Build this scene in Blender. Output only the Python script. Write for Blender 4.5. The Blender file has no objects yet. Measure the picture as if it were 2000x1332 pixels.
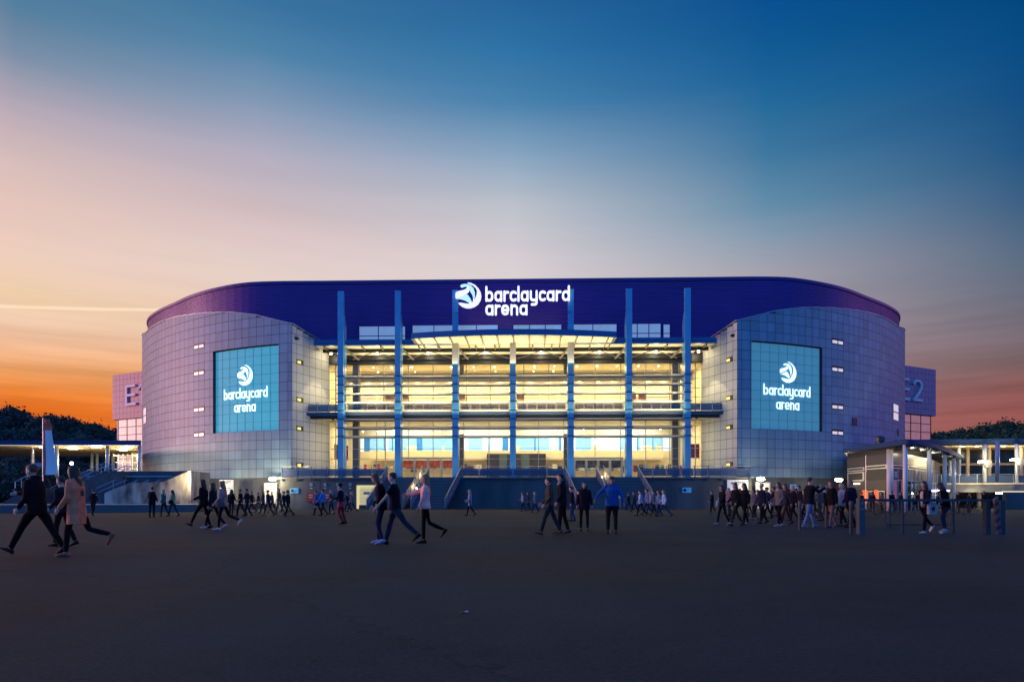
import bpy, bmesh, math, random
import numpy as np
from mathutils import Vector, Matrix
random.seed(7); rng = np.random.default_rng(7)
R = math.radians; PI = math.pi
SC = bpy.context.scene
# ---------------------------------------------------------------- camera
FPX, HX, HY, CH = 1333.33, 1000.0, 974.0, 1.10     # focal in photo pixels, principal column, horizon row, eye height
cam = bpy.data.cameras.new('camera'); co = bpy.data.objects.new('camera', cam); SC.collection.objects.link(co)
cam.lens = 24; cam.sensor_width = 36; cam.shift_y = (HY-666)/2000; cam.clip_end = 3000; cam.clip_start = .1
co.location = (0, 0, CH); co.rotation_euler = (R(90), 0, 0); SC.camera = co
# ---------------------------------------------------------------- exposure
SC.view_settings.view_transform = 'Standard'; SC.view_settings.look = 'None'
SC.view_settings.exposure = 0; SC.view_settings.gamma = 1
SC.cycles.use_denoising = True; SC.cycles.max_bounces = 6; SC.cycles.diffuse_bounces = 3; SC.cycles.glossy_bounces = 3
SC.cycles.transparent_max_bounces = 12; SC.cycles.transmission_bounces = 4
SC.cycles.sample_clamp_indirect = 4; SC.cycles.caustics_reflective = False; SC.cycles.caustics_refractive = False
def lin(c):
    if isinstance(c, str): c = tuple(int(c[i:i+2], 16) for i in (0, 2, 4))
    return tuple((v/255/12.92 if v/255 <= .04045 else ((v/255+.055)/1.055)**2.4) for v in c)
# ---------------------------------------------------------------- world: dusk sky by azimuth and elevation
W = bpy.data.worlds.new('World'); SC.world = W; W.use_nodes = True
nt = W.node_tree; nt.nodes.clear(); N = nt.nodes.new; LK = nt.links.new
def mth(op, a, b=None, c=None, tree=None, clamp=False):
    t = tree or nt; n = t.nodes.new('ShaderNodeMath'); n.operation = op; n.use_clamp = clamp
    for i, v in enumerate((a, b, c)):
        if v is None: continue
        if isinstance(v, (int, float)): n.inputs[i].default_value = v
        else: t.links.new(v, n.inputs[i])
    return n.outputs[0]
tc = N('ShaderNodeTexCoord'); sp = N('ShaderNodeSeparateXYZ'); LK(tc.outputs['Generated'], sp.inputs[0])
az = mth('MULTIPLY', mth('ARCTAN2', sp.outputs[0], sp.outputs[1]), 180/PI)
el = mth('MULTIPLY', mth('ARCSINE', sp.outputs[2]), 180/PI)
el01 = mth('DIVIDE', el, 60, clamp=True)
# stations: azimuth -> [(elevation, colour)]; multiplier
ST = [
 (-180, [(0,'2c68b4'),(8,'2f78cc'),(25,'2b7ad6'),(60,'1c62b4')], 1.60),
 (-128, [(0,'4470c0'),(8,'487ccc'),(25,'3c80d6'),(60,'2064b4')], 1.50),
 (-92,  [(0,'e88898'),(8,'f0a0ac'),(25,'c498bc'),(60,'4070b0')], 1.1),
 (-60,  [(0,'ff8a60'),(8,'ffb490'),(25,'e8b0b8'),(60,'44709c')], 1.20),
 (-36,  [(0,'e8691c'),(6.3,'eb7323'),(7.3,'ee8636'),(8.7,'f0a264'),(10,'efb68c'),(12,'eec9ae'),(13.6,'efcdaa'),(16,'edcebc'),(19,'e5c6bc'),(22,'d6bcba'),(25,'b4a8b6'),(27.7,'7c90a8'),(30.3,'547e9e'),(38,'2f668e'),(60,'104a80')], 1.0),
 (-20.6,[(0,'e06a20'),(6,'e87c34'),(9,'eba064'),(12.5,'e8c4a8'),(17,'e6d0c8'),(18.4,'e3cdc8'),(20.2,'dcc4c4'),(22,'cdbabf'),(25.3,'b4aec0'),(28.5,'8499b6'),(31.5,'5284aa'),(34.4,'3a729e'),(60,'0e4278')], 1.0),
 (0,    [(0,'b07070'),(9,'d8a898'),(15,'dccac8'),(18,'dcd2d4'),(19.6,'d6cdd2'),(23.3,'bcc1cb'),(26.8,'86a4c0'),(30.1,'4882ae'),(33.2,'3073a6'),(36.1,'26649a'),(60,'0a427a')], 1.0),
 (20.6, [(0,'985a58'),(7,'a47070'),(12,'a8949a'),(17,'a5a0ac'),(18.4,'969eae'),(20.2,'7e97ae'),(22,'618ca9'),(25.3,'3e779f'),(28.5,'23699a'),(31.5,'115b95'),(34.4,'085090'),(60,'033a70')], 1.0),
 (39, [(0,'984c44'),(6,'965550'),(7.8,'885a58'),(9.5,'786468'),(12.9,'646878'),(16.1,'46647e'),(19,'24567e'),(22,'0c4c7e'),(25,'034880'),(28,'014680'),(31,'01417a'),(60,'002f66')], 1.0),
 (60,   [(0,'a05868'),(8,'a06884'),(16,'66688c'),(25,'22508a'),(60,'0a3a74')], 1.0),
 (80,   [(0,'d080b0'),(8,'d488b8'),(25,'8c78b8'),(60,'18549c')], 2.1),
 (98,  [(0,'3c60ac'),(8,'3c6cbe'),(25,'3470cc'),(60,'1860b0')], 1.3),
 (180,  [(0,'2c68b4'),(8,'2f78cc'),(25,'2b7ad6'),(60,'1c62b4')], 1.60)]
# sky behind the viewer is the clear blue eastern sky, brighter than the frame's right edge
cur = None; pa = None
for a, stops, mul in ST:
    cr = N('ShaderNodeValToRGB'); e = cr.color_ramp.elements
    while len(e) > 1: e.remove(e[-1])
    e[0].position = 0; e[0].color = (*[v*mul for v in lin(stops[0][1])], 1)
    for p, c in stops[1:]:
        q = e.new(min(p/60, 1)); q.color = (*[v*mul for v in lin(c)], 1)
    LK(el01, cr.inputs[0])
    if cur is None: cur = cr.outputs[0]
    else:
        mr = N('ShaderNodeMapRange'); mr.interpolation_type = 'LINEAR'; LK(az, mr.inputs[0])
        mr.inputs[1].default_value = pa; mr.inputs[2].default_value = a
        mx = N('ShaderNodeMixRGB'); LK(mr.outputs[0], mx.inputs[0]); LK(cur, mx.inputs[1]); LK(cr.outputs[0], mx.inputs[2]); cur = mx.outputs[0]
    pa = a
# thin stratus streaks low in the west and a vapour trail
cmb = N('ShaderNodeCombineXYZ'); LK(mth('MULTIPLY', az, .035), cmb.inputs[0]); LK(mth('MULTIPLY', el, .62), cmb.inputs[1])
nz = N('ShaderNodeTexNoise'); nz.inputs['Scale'].default_value = 1.3; nz.inputs['Detail'].default_value = 7; nz.inputs['Roughness'].default_value = .62; LK(cmb.outputs[0], nz.inputs['Vector'])
cl = mth('MULTIPLY', mth('SUBTRACT', nz.outputs[0], .5), 1.0)
lowf = N('ShaderNodeMapRange'); LK(el, lowf.inputs[0]); lowf.inputs[1].default_value = 16; lowf.inputs[2].default_value = 7
cloud = mth('MULTIPLY_ADD', mth('MULTIPLY', cl, mth('ADD', lowf.outputs[0], .10)), 1.0, 1.0)
vm = N('ShaderNodeVectorMath'); vm.operation = 'SCALE'; LK(cur, vm.inputs[0]); LK(cloud, vm.inputs['Scale'])
# vapour trail
d = mth('ABSOLUTE', mth('SUBTRACT', el, mth('MULTIPLY_ADD', az, .115, 20.5-3.55)))
trail = mth('MULTIPLY', mth('SUBTRACT', 1.0, mth('DIVIDE', d, .16), clamp=True), mth('LESS_THAN', az, -26.5))
trail = mth('MULTIPLY', trail, mth('GREATER_THAN', az, -60))
ad = N('ShaderNodeMixRGB'); ad.blend_type = 'ADD'; LK(mth('MULTIPLY', trail, .22), ad.inputs[0]); LK(vm.outputs[0], ad.inputs[1]); ad.inputs[2].default_value = (1, .8, .65, 1)
bg = N('ShaderNodeBackground'); LK(ad.outputs[0], bg.inputs[0]); bg.inputs[1].default_value = 1.0
wo = N('ShaderNodeOutputWorld'); LK(bg.outputs[0], wo.inputs[0])
# ---------------------------------------------------------------- sun: last glow from the left
sl = bpy.data.lights.new('sun', 'SUN'); so = bpy.data.objects.new('sun', sl); SC.collection.objects.link(so)
sl.energy = 1.8; sl.angle = R(12); sl.color = (1, .50, .46)
so.rotation_euler = (Vector((math.sin(R(-86)), math.cos(R(-86)), math.tan(R(4.5)))).to_track_quat('Z', 'Y')).to_euler()

# ================================================================ helpers
col = SC.collection
def mat(name, c, rough=.6, metal=0., var=0., scale=3., bump=0., bscale=30., spec=.5, emit=None, estr=0., coat=0., attr=False, stretch=None):
    m = bpy.data.materials.new(name); m.use_nodes = True; t = m.node_tree; b = t.nodes['Principled BSDF']
    b.inputs['Base Color'].default_value = (*c, 1); b.inputs['Roughness'].default_value = rough; b.inputs['Metallic'].default_value = metal
    b.inputs['Specular IOR Level'].default_value = spec; b.inputs['Coat Weight'].default_value = coat
    tcn = t.nodes.new('ShaderNodeTexCoord'); src = tcn.outputs['Object']
    if stretch:
        mp = t.nodes.new('ShaderNodeMapping'); mp.inputs['Scale'].default_value = stretch; t.links.new(src, mp.inputs[0]); src = mp.outputs[0]
    if var > 0:
        n = t.nodes.new('ShaderNodeTexNoise'); n.inputs['Scale'].default_value = scale; n.inputs['Detail'].default_value = 6; t.links.new(src, n.inputs['Vector'])
        mr = t.nodes.new('ShaderNodeMapRange'); t.links.new(n.outputs[0], mr.inputs[0]); mr.inputs[1].default_value = .3; mr.inputs[2].default_value = .7
        mr.inputs[3].default_value = 1-var; mr.inputs[4].default_value = 1+var
        out = mr.outputs[0]
        if attr:
            at = t.nodes.new('ShaderNodeAttribute'); at.attribute_name = 'tone'
            out = mth('MULTIPLY', out, at.outputs['Fac'], tree=t)
        v = t.nodes.new('ShaderNodeVectorMath'); v.operation = 'SCALE'; v.inputs[0].default_value = c; t.links.new(out, v.inputs['Scale'])
        t.links.new(v.outputs[0], b.inputs['Base Color'])
    if bump > 0:
        n = t.nodes.new('ShaderNodeTexNoise'); n.inputs['Scale'].default_value = bscale; n.inputs['Detail'].default_value = 5; t.links.new(src, n.inputs['Vector'])
        bp = t.nodes.new('ShaderNodeBump'); bp.inputs['Strength'].default_value = bump; bp.inputs['Distance'].default_value = .02
        t.links.new(n.outputs[0], bp.inputs['Height']); t.links.new(bp.outputs[0], b.inputs['Normal'])
    if emit:
        b.inputs['Emission Color'].default_value = (*emit, 1); b.inputs['Emission Strength'].default_value = estr
    return m
def glassmat(name, tint, a=.25, rough=.05, refl=.5, diff=None):
    m = bpy.data.materials.new(name); m.use_nodes = True; t = m.node_tree; t.nodes.clear()
    o = t.nodes.new('ShaderNodeOutputMaterial'); tr = t.nodes.new('ShaderNodeBsdfTransparent'); tr.inputs[0].default_value = (*tint, 1)
    gl = t.nodes.new('ShaderNodeBsdfGlossy'); gl.inputs['Roughness'].default_value = rough
    if diff:
        gl = t.nodes.new('ShaderNodeBsdfPrincipled'); gl.inputs['Base Color'].default_value = (*diff, 1); gl.inputs['Roughness'].default_value = .3
    mx = t.nodes.new('ShaderNodeMixShader'); fr = t.nodes.new('ShaderNodeFresnel'); fr.inputs[0].default_value = 1.45
    t.links.new(mth('MULTIPLY_ADD', fr.outputs[0], refl, a, tree=t, clamp=True), mx.inputs[0])
    t.links.new(tr.outputs[0], mx.inputs[1]); t.links.new(gl.outputs[0], mx.inputs[2]); t.links.new(mx.outputs[0], o.inputs[0])
    return m
def tag(o, label=None, cat=None, group=None, kind=None):
    if label: o['label'] = label
    if cat: o['category'] = cat
    if group: o['group'] = group
    if kind: o['kind'] = kind
    return o
def empty(name, loc=(0, 0, 0), rz=0., parent=None):
    o = bpy.data.objects.new(name, None); col.objects.link(o); o.location = loc; o.rotation_euler = (0, 0, rz)
    o.empty_display_size = .2
    if parent: o.parent = parent
    return o
class MB:
    def __init__(s): s.v = []; s.f = []; s.t = []; s.k = 0
    def add(s, v, f, tone=1.):
        b = s.k; v = np.asarray(v, float).reshape(-1, 3); s.v.append(v); s.k += len(v)
        for q in f: s.f.append(tuple(int(i)+b for i in q))
        s.t += [tone]*len(v); return s
    def box(s, x0, x1, y0, y1, z0, z1, tone=1.):
        v = [(x, y, z) for z in (z0, z1) for y in (y0, y1) for x in (x0, x1)]
        return s.add(v, [(0,2,3,1),(4,5,7,6),(0,1,5,4),(2,6,7,3),(0,4,6,2),(1,3,7,5)], tone)
    def bar(s, p, q, w, h=None, up=(0, 0, 1)):
        p = Vector(p); q = Vector(q); h = h or w; d = (q-p).normalized(); u = Vector(up)
        if abs(d.dot(u)) > .98: u = Vector((0, 1, 0))
        a = d.cross(u).normalized()*w/2; b = a.cross(d).normalized()*h/2
        v = [c+x*a+y*b for c in (p, q) for x, y in ((-1,-1),(1,-1),(1,1),(-1,1))]
        return s.add([tuple(i) for i in v], [(0,1,2,3),(7,6,5,4),(0,4,5,1),(1,5,6,2),(2,6,7,3),(3,7,4,0)])
    def tube(s, pts, r, n=8, caps=True):
        pts = [Vector(p) for p in pts]; rr = r if hasattr(r, '__len__') else [r]*len(pts)
        V = []; F = []
        for i, p in enumerate(pts):
            d = (pts[min(i+1, len(pts)-1)]-pts[max(i-1, 0)]).normalized()
            u = Vector((0, 0, 1)) if abs(d.z) < .95 else Vector((0, 1, 0))
            a = d.cross(u).normalized(); b = a.cross(d).normalized()
            for k in range(n):
                t = 2*PI*k/n; V.append(tuple(p+a*math.cos(t)*rr[i]+b*math.sin(t)*rr[i]))
        for i in range(len(pts)-1):
            for k in range(n): F.append((i*n+k, i*n+(k+1) % n, (i+1)*n+(k+1) % n, (i+1)*n+k))
        if caps: F.append(tuple(range(n))[::-1]); F.append(tuple((len(pts)-1)*n+k for k in range(n)))
        return s.add(V, F)
    def loft(s, rings, close=True):
        n = len(rings[0]); V = [p for r in rings for p in r]; F = []
        for i in range(len(rings)-1):
            for k in range(n): F.append((i*n+k, i*n+(k+1) % n, (i+1)*n+(k+1) % n, (i+1)*n+k))
        if close: F.append(tuple(range(n))[::-1]); F.append(tuple((len(rings)-1)*n+k for k in range(n)))
        return s.add(V, F)
    def prism(s, poly, z0, z1):      # poly xy ccw
        n = len(poly); V = [(x, y, z0) for x, y in poly]+[(x, y, z1) for x, y in poly]
        F = [tuple(range(n))[::-1], tuple(range(n, 2*n))]+[(i, (i+1) % n, n+(i+1) % n, n+i) for i in range(n)]
        return s.add(V, F)
    def quad(s, a, b, c, d, tone=1.): return s.add([a, b, c, d], [(0, 1, 2, 3)], tone)
    def lathe(s, prof, c=(0, 0, 0), n=16):
        return s.loft([[(c[0]+r*math.cos(2*PI*k/n), c[1]+r*math.sin(2*PI*k/n), c[2]+z) for k in range(n)] for r, z in prof])
    def ball(s, c, r, n=10, m=6):
        rx, ry, rz = r if hasattr(r, '__len__') else (r, r, r)
        return s.loft([[(c[0]+rx*math.sin(PI*(j+.04)/(m+.08))*math.cos(2*PI*k/n), c[1]+ry*math.sin(PI*(j+.04)/(m+.08))*math.sin(2*PI*k/n), c[2]-rz*math.cos(PI*(j+.04)/(m+.08))) for k in range(n)] for j in range(m+1)])
    def mesh(s, name, m, smooth=False, tone=False):
        me = bpy.data.meshes.new(name); me.from_pydata(np.concatenate(s.v).tolist() if s.v else [], [], s.f)
        if isinstance(m, (list, tuple)): [me.materials.append(x) for x in m]
        elif m: me.materials.append(m)
        if smooth: me.polygons.foreach_set('use_smooth', [True]*len(me.polygons))
        if tone:
            a = me.attributes.new('tone', 'FLOAT', 'POINT'); a.data.foreach_set('value', s.t)
        me.update(); return me
    def build(s, name, m, parent=None, smooth=False, tone=False, loc=None, fix=False):
        me = s.mesh(name, m, smooth, tone)
        if fix:
            bm = bmesh.new(); bm.from_mesh(me); bmesh.ops.recalc_face_normals(bm, faces=bm.faces); bm.to_mesh(me); bm.free()
        o = bpy.data.objects.new(name, me); col.objects.link(o)
        if parent: o.parent = parent
        if loc: o.location = loc
        return o
def place(name, me, parent, loc=(0, 0, 0), rz=0.):
    o = bpy.data.objects.new(name, me); col.objects.link(o); o.parent = parent; o.location = loc; o.rotation_euler = (0, 0, rz); return o
def smooth_by_angle(o, ang=35):
    me = o.data; me.polygons.foreach_set('use_smooth', [True]*len(me.polygons))
    try: me.set_sharp_from_angle(angle=R(ang))
    except Exception: pass
def wpt(px, D, py=None, z=None):     # a point D metres ahead seen in that photo column
    X = (px-HX)/FPX*D
    return (X, D, CH+(HY-py)/FPX*D if py is not None else (z or 0.))
def lamp(name, kind, loc, energy, color=(1, .82, .5), size=1., size_y=None, parent=None, tgt=None, spot=60, blend=.3, radius=.1):
    l = bpy.data.lights.new(name, kind); l.energy = energy; l.color = color
    if kind == 'AREA':
        l.size = size
        if size_y: l.shape = 'RECTANGLE'; l.size_y = size_y
    elif kind == 'SPOT': l.spot_size = R(spot); l.spot_blend = blend; l.shadow_soft_size = radius
    else: l.shadow_soft_size = radius
    o = bpy.data.objects.new(name, l); col.objects.link(o); o.location = loc
    if parent: o.parent = parent
    if tgt is not None: o.rotation_euler = (Vector(loc)-Vector(tgt)).to_track_quat('Z', 'Y').to_euler()
    return o
# building frame: pivot under the middle column, turned so that its right side is a little nearer
A0 = R(1.7); OX, OY = .1, 78.0; SA, CA = math.sin(A0), math.cos(A0)
def A(px, py, ly):                   # photo pixel on the building plane local y = ly -> (local x, z)
    dx, dz = (px-HX)/FPX, (HY-py)/FPX
    t = (ly+OX*SA+OY*CA)/(dx*SA+CA)
    return ((dx*t-OX)*CA-(t-OY)*SA, CH+dz*t)
def to_local(x, y): x -= OX; y -= OY; return (x*CA-y*SA, x*SA+y*CA)
def to_world(x, y): return (x*CA+y*SA+OX, -x*SA+y*CA+OY)
# ================================================================ materials
M = dict(
 panel=mat('metal_panel', (.18,.30,.39), .5, 0, .10, 1.3, .08, 40, attr=True, spec=.55, stretch=(1,1,.12)),
 innerpanel=mat('light_panel', (.55,.55,.52), .5, 0, .05, .6, attr=True),
 joint=mat('joint_dark', (.035,.045,.07), .8),
 coping=mat('coping_metal', (.3,.36,.45), .4, .3, .05),
 indigo=mat('indigo_corrugated_metal', (.11,.018,.25), .38, .15, .12, .25),
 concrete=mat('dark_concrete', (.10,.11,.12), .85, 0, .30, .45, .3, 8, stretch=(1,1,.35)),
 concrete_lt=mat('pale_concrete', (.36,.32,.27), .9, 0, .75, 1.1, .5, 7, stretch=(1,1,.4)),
 deck=mat('deck_paving', (.2,.19,.18), .7, 0, .1, 2),
 colblue=mat('blue_light_tinted_steel', (.10,.38,.64), .35, 0, .12, .7, coat=.2),  # pale column paint with blue light put into its colour
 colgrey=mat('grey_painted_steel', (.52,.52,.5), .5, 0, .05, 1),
 darksteel=mat('dark_steel', (.035,.045,.06), .45, .3, .1, 2),
 bluesteel=mat('blue_grey_steel', (.05,.12,.24), .4, .2, .06, 2),
 alu=mat('aluminium', (.6,.6,.6), .35, .7, .05, 3),
 louver=mat('louver_aluminium', (.78,.75,.66), .4, .1, .04, 2),
 cream=mat('cream_plaster', (.84,.78,.56), .8, 0, .05, .6),
 soffit=mat('cream_soffit', (.8,.73,.52), .7, 0, .06, .5),
 floorin=mat('hall_floor', (.5,.42,.3), .35, 0, .1, 1),
 mull=mat('mullion_metal', (.35,.32,.26), .45, .3),
 mull_lt=mat('pale_mullion', (.72,.66,.48), .5),
 pillar=mat('grey_pillar', (.26,.23,.19), .7, 0, .1, 1),
 black=mat('black_trim', (.012,.013,.016), .5),
 winframe=mat('window_frame_dark', (.02,.02,.03), .5),
 steps=mat('dark_steps', (.075,.075,.08), .55, 0, .25, 1.5, .2, 20),
 asphalt=None, glass=glassmat('curtain_glass', (.97,.96,.93), .015, .03, .35),
 railglass=glassmat('balustrade_glass', (.30,.42,.62), .38, .12, .5, diff=(.16,.24,.40)),
 skyglass=mat('window_glass_lit', (.2,.35,.5), .1, 0, .3, .8, emit=lin('6f9fc8'), estr=.55),
 paneemit=mat('window_pane_lit', (.6,.55,.5), .3, emit=lin('f4e8ee'), estr=.62),
 yellowpane=mat('window_pane_yellow', (.8,.7,.2), .3, emit=lin('ffe060'), estr=1.0),
 bulb=mat('lamp_glow', (1,.9,.7), .5, emit=(1,.86,.55), estr=14),
 bulbsoft=mat('lamp_glow_soft', (1,.9,.7), .5, emit=(1,.84,.5), estr=6),
 signwhite=mat('sign_letter_white', (.9,.9,.9), .5, emit=(.96,.95,1), estr=1.08),
 signblue=mat('sign_emblem_pale_blue', (.6,.85,.95), .5, emit=lin('b8e6f8'), estr=1.0),
 signviolet=mat('sign_emblem_white', (.9,.9,.95), .5, emit=lin('ece4fb'), estr=1.05),
 red=mat('red_paint', (.35,.04,.03), .6, 0, .1, 2),
 white=mat('white_paint', (.7,.7,.7), .5, 0, .03, 2),
)
LK_UP, LK_LO = 1.0, 1.0
M.update(
 indigo_edge=mat('indigo_trim', (.06,.02,.2), .35, .2),
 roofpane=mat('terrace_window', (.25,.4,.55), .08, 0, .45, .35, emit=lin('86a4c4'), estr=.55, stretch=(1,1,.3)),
 deckedge=mat('deck_edge', (.13,.14,.16), .6, 0, .1, 2),
 railglass2=glassmat('stair_glass', (.4,.42,.48), .6, .3, .3, diff=(.34,.38,.46)),
 greyglass=glassmat('grey_glass', (.42,.40,.36), .10, .08, .4),
 balc=mat('balcony_edge', (.035,.075,.15), .45, .1, .05, 2),
 picture=mat('dark_picture', (.10,.03,.015), .5, 0, .8, 1.8),
 deep_blue_panel=mat('deep_blue_panel', (.02,.16,.4), .5, emit=lin('2f7fc4'), estr=.6),
 sky_blue_panel=mat('sky_blue_panel', (.2,.45,.7), .5, 0, .15, 2, emit=lin('8cc0ea'), estr=.7),
 pale_blue_panel=mat('pale_blue_panel', (.6,.75,.85), .5, emit=lin('c8e4fa'), estr=.75),
 portal=mat('dark_portal', (.03,.022,.012), .5, 0, .3, .6),
 portal2=mat('teal_portal_door', (.07,.11,.11), .5),
 stall_red=mat('stall_red', (.45,.05,.03), .5), stall_teal=mat('stall_teal', (.03,.22,.2), .5), stall_dark=mat('stall_dark', (.04,.035,.03), .5),
 stall_yellow=mat('stall_yellow', (.6,.42,.05), .5), stall_white=mat('stall_white', (.75,.72,.66), .5),
 banner=mat('red_banner', (.55,.06,.03), .6, 0, .2, 2),
 posterA=mat('orange_poster', (.5,.12,.03), .4, 0, .9, 1.6, emit=lin('c04818'), estr=.25),
 posterB=mat('dark_poster', (.12,.11,.09), .4, 0, .9, 1.6),
 ribsteel=mat('rib_steel', (.16,.15,.14), .45, .2),
 fasciablue=mat('fascia_blue', (.03,.12,.30), .4, .1, .06, 1),
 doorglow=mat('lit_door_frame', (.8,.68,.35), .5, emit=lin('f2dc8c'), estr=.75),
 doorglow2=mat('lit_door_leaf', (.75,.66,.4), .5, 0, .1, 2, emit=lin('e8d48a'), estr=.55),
 redframe=mat('red_window_frame', (.5,.06,.02), .5),
 towerpink=mat('tower_pink_light_tint', (.4,.2,.2), .6), towerpanel=mat('tower_cladding_rose_light_tint', (.68,.26,.30), .5, 0, .05, .5, attr=True), towerpanel2=mat('tower_cladding_violet_light_tint', (.50,.22,.33), .5, 0, .05, .5, attr=True),  # rose and violet dusk light painted into the tower colours
 towerglass=mat('tower_glazing_lit', (.5,.4,.4), .1, 0, .3, .6, emit=lin('ffd0c0'), estr=.7),
 towerglass2=mat('tower_glazing_dusk', (.3,.2,.2), .08, 0, .6, .6, emit=lin('b07068'), estr=.6),
 towerletter=mat('tower_letter', (.88,.72,.76), .5),
 board=mat('white_board', (.75,.76,.8), .5, 0, .03, 2, emit=lin('c8ccd8'), estr=.12),
 doorpale=mat('pale_door', (.55,.53,.5), .5, 0, .05, 2),
 bulbbig=mat('lamp_lens', (1,.9,.7), .5, emit=(1,.84,.48), estr=70),
)
M.update(
 railblue=mat('blue_handrail', (.16,.38,.6), .3, .4),
 kiosk_soffit=mat('pavilion_soffit', (.45,.42,.36), .5, 0, .1, 2), kiosk_dark=mat('pavilion_dark', (.015,.02,.03), .5, .1, .1, 2), kiosk_dark2=mat('pavilion_band_dark', (.03,.035,.05), .4),
 kiosk_grey=mat('pavilion_grey_panel', (.05,.05,.055), .5, 0, .06, 2), kiosk_lt=mat('pavilion_light_band', (.17,.17,.17), .35, .3, .08, 2),
 kiosk_glass=glassmat('pavilion_glass', (.3,.36,.42), .15, .05, .6), colwhite=mat('column_white', (.62,.64,.68), .4, 0, .04, 2), colcream=mat('column_cream', (.6,.52,.38), .5),
 redglow=mat('red_counter', (.5,.08,.02), .5, emit=(1,.12,.02), estr=.8),
 poster_light=mat('poster_light', (.3,.3,.3), .5, 0, .5, 4), poster_navy=mat('poster_navy', (.04,.06,.16), .5), poster_brown=mat('poster_brown', (.2,.12,.08), .5, 0, .5, 3),
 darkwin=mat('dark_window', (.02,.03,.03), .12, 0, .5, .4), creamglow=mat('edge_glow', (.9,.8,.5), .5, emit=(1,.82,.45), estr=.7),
 gatesteel=mat('galvanised_steel', (.05,.06,.075), .45, .4, .1, 3), gatepost=mat('pale_steel_post', (.08,.085,.1), .5, .2, .1, 3),
)

M.update(bulbhot=mat('spot_glow', (1,.9,.7), .5, emit=(1,.88,.6), estr=45), nosing=mat('step_nosing', (.20,.20,.21), .5), stripe_red=mat('stripe_red', (.10,.02,.02), .6), stripe_white=mat('stripe_white', (.11,.11,.12), .6))
# ================================================================ setting: ground, hills, podium
def asphalt():
    m = bpy.data.materials.new('asphalt'); m.use_nodes = True; t = m.node_tree; b = t.nodes['Principled BSDF']
    tcn = t.nodes.new('ShaderNodeTexCoord')
    n1 = t.nodes.new('ShaderNodeTexNoise'); n1.inputs['Scale'].default_value = .22; n1.inputs['Detail'].default_value = 6; n1.inputs['Roughness'].default_value = .65
    n2 = t.nodes.new('ShaderNodeTexNoise'); n2.inputs['Scale'].default_value = 28; n2.inputs['Detail'].default_value = 3
    n3 = t.nodes.new('ShaderNodeTexNoise'); n3.inputs['Scale'].default_value = 4; n3.inputs['Detail'].default_value = 8; n3.inputs['Roughness'].default_value = .7
    for n in (n1, n2, n3): t.links.new(tcn.outputs['Object'], n.inputs['Vector'])
    s = mth('ADD', mth('MULTIPLY', mth('SUBTRACT', n1.outputs[0], .5, tree=t), 1.6, tree=t), mth('MULTIPLY', mth('SUBTRACT', n2.outputs[0], .5, tree=t), 1.2, tree=t), tree=t)
    s = mth('ADD', s, mth('MULTIPLY', mth('SUBTRACT', n3.outputs[0], .5, tree=t), .5, tree=t), tree=t)
    s = mth('MAXIMUM', mth('ADD', s, 1., tree=t), .3, tree=t)
    n4 = t.nodes.new('ShaderNodeTexNoise'); n4.inputs['Scale'].default_value = .07; n4.inputs['Detail'].default_value = 4; t.links.new(tcn.outputs['Object'], n4.inputs['Vector'])
    hm = t.nodes.new('ShaderNodeMixRGB'); t.links.new(mth('MULTIPLY', mth('SUBTRACT', n4.outputs[0], .38, tree=t), 4., tree=t, clamp=True), hm.inputs[0]); hm.inputs[1].default_value = (.038, .047, .042, 1); hm.inputs[2].default_value = (.060, .044, .028, 1)
    wv = t.nodes.new('ShaderNodeTexVoronoi'); wv.feature = 'DISTANCE_TO_EDGE'; wv.inputs['Scale'].default_value = .16
    wm = t.nodes.new('ShaderNodeVectorMath'); wm.operation = 'ADD'; sc3 = t.nodes.new('ShaderNodeVectorMath'); sc3.operation = 'SCALE'; sc3.inputs['Scale'].default_value = 1.2
    t.links.new(n3.outputs['Color'], sc3.inputs[0]); t.links.new(tcn.outputs['Object'], wm.inputs[0]); t.links.new(sc3.outputs[0], wm.inputs[1]); t.links.new(wm.outputs[0], wv.inputs['Vector'])
    crack = mth('LESS_THAN', wv.outputs['Distance'], .0035, tree=t)
    s = mth('MULTIPLY', s, mth('MULTIPLY_ADD', crack, -.4, 1., tree=t), tree=t)
    v = t.nodes.new('ShaderNodeVectorMath'); v.operation = 'SCALE'; t.links.new(hm.outputs[0], v.inputs[0]); t.links.new(s, v.inputs['Scale'])
    # seams between paving strips: thin tar lines
    sep = t.nodes.new('ShaderNodeSeparateXYZ'); t.links.new(tcn.outputs['Object'], sep.inputs[0])
    ln = mth('LESS_THAN', mth('ABSOLUTE', mth('SUBTRACT', mth('FRACT', mth('DIVIDE', mth('ADD', sep.outputs[1], mth('MULTIPLY', n1.outputs[0], .5, tree=t), tree=t), 6.2, tree=t), tree=t), .5, tree=t), tree=t), .0035, tree=t)
    mx = t.nodes.new('ShaderNodeMixRGB'); t.links.new(mth('MULTIPLY', ln, .5, tree=t), mx.inputs[0]); t.links.new(v.outputs[0], mx.inputs[1]); mx.inputs[2].default_value = (.02, .02, .02, 1)
    t.links.new(mx.outputs[0], b.inputs['Base Color'])
    t.links.new(mth('MULTIPLY_ADD', n1.outputs[0], .25, .72, tree=t), b.inputs['Roughness'])
    b.inputs['Specular IOR Level'].default_value = .10
    bp = t.nodes.new('ShaderNodeBump'); bp.inputs['Strength'].default_value = .5; bp.inputs['Distance'].default_value = .006
    t.links.new(n2.outputs[0], bp.inputs['Height']); t.links.new(bp.outputs[0], b.inputs['Normal'])
    return m
M['asphalt'] = asphalt()
g = MB().box(-900, 900, -60, 1400, -.5, 0).build('ground', M['asphalt']); tag(g, kind='structure')
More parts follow.
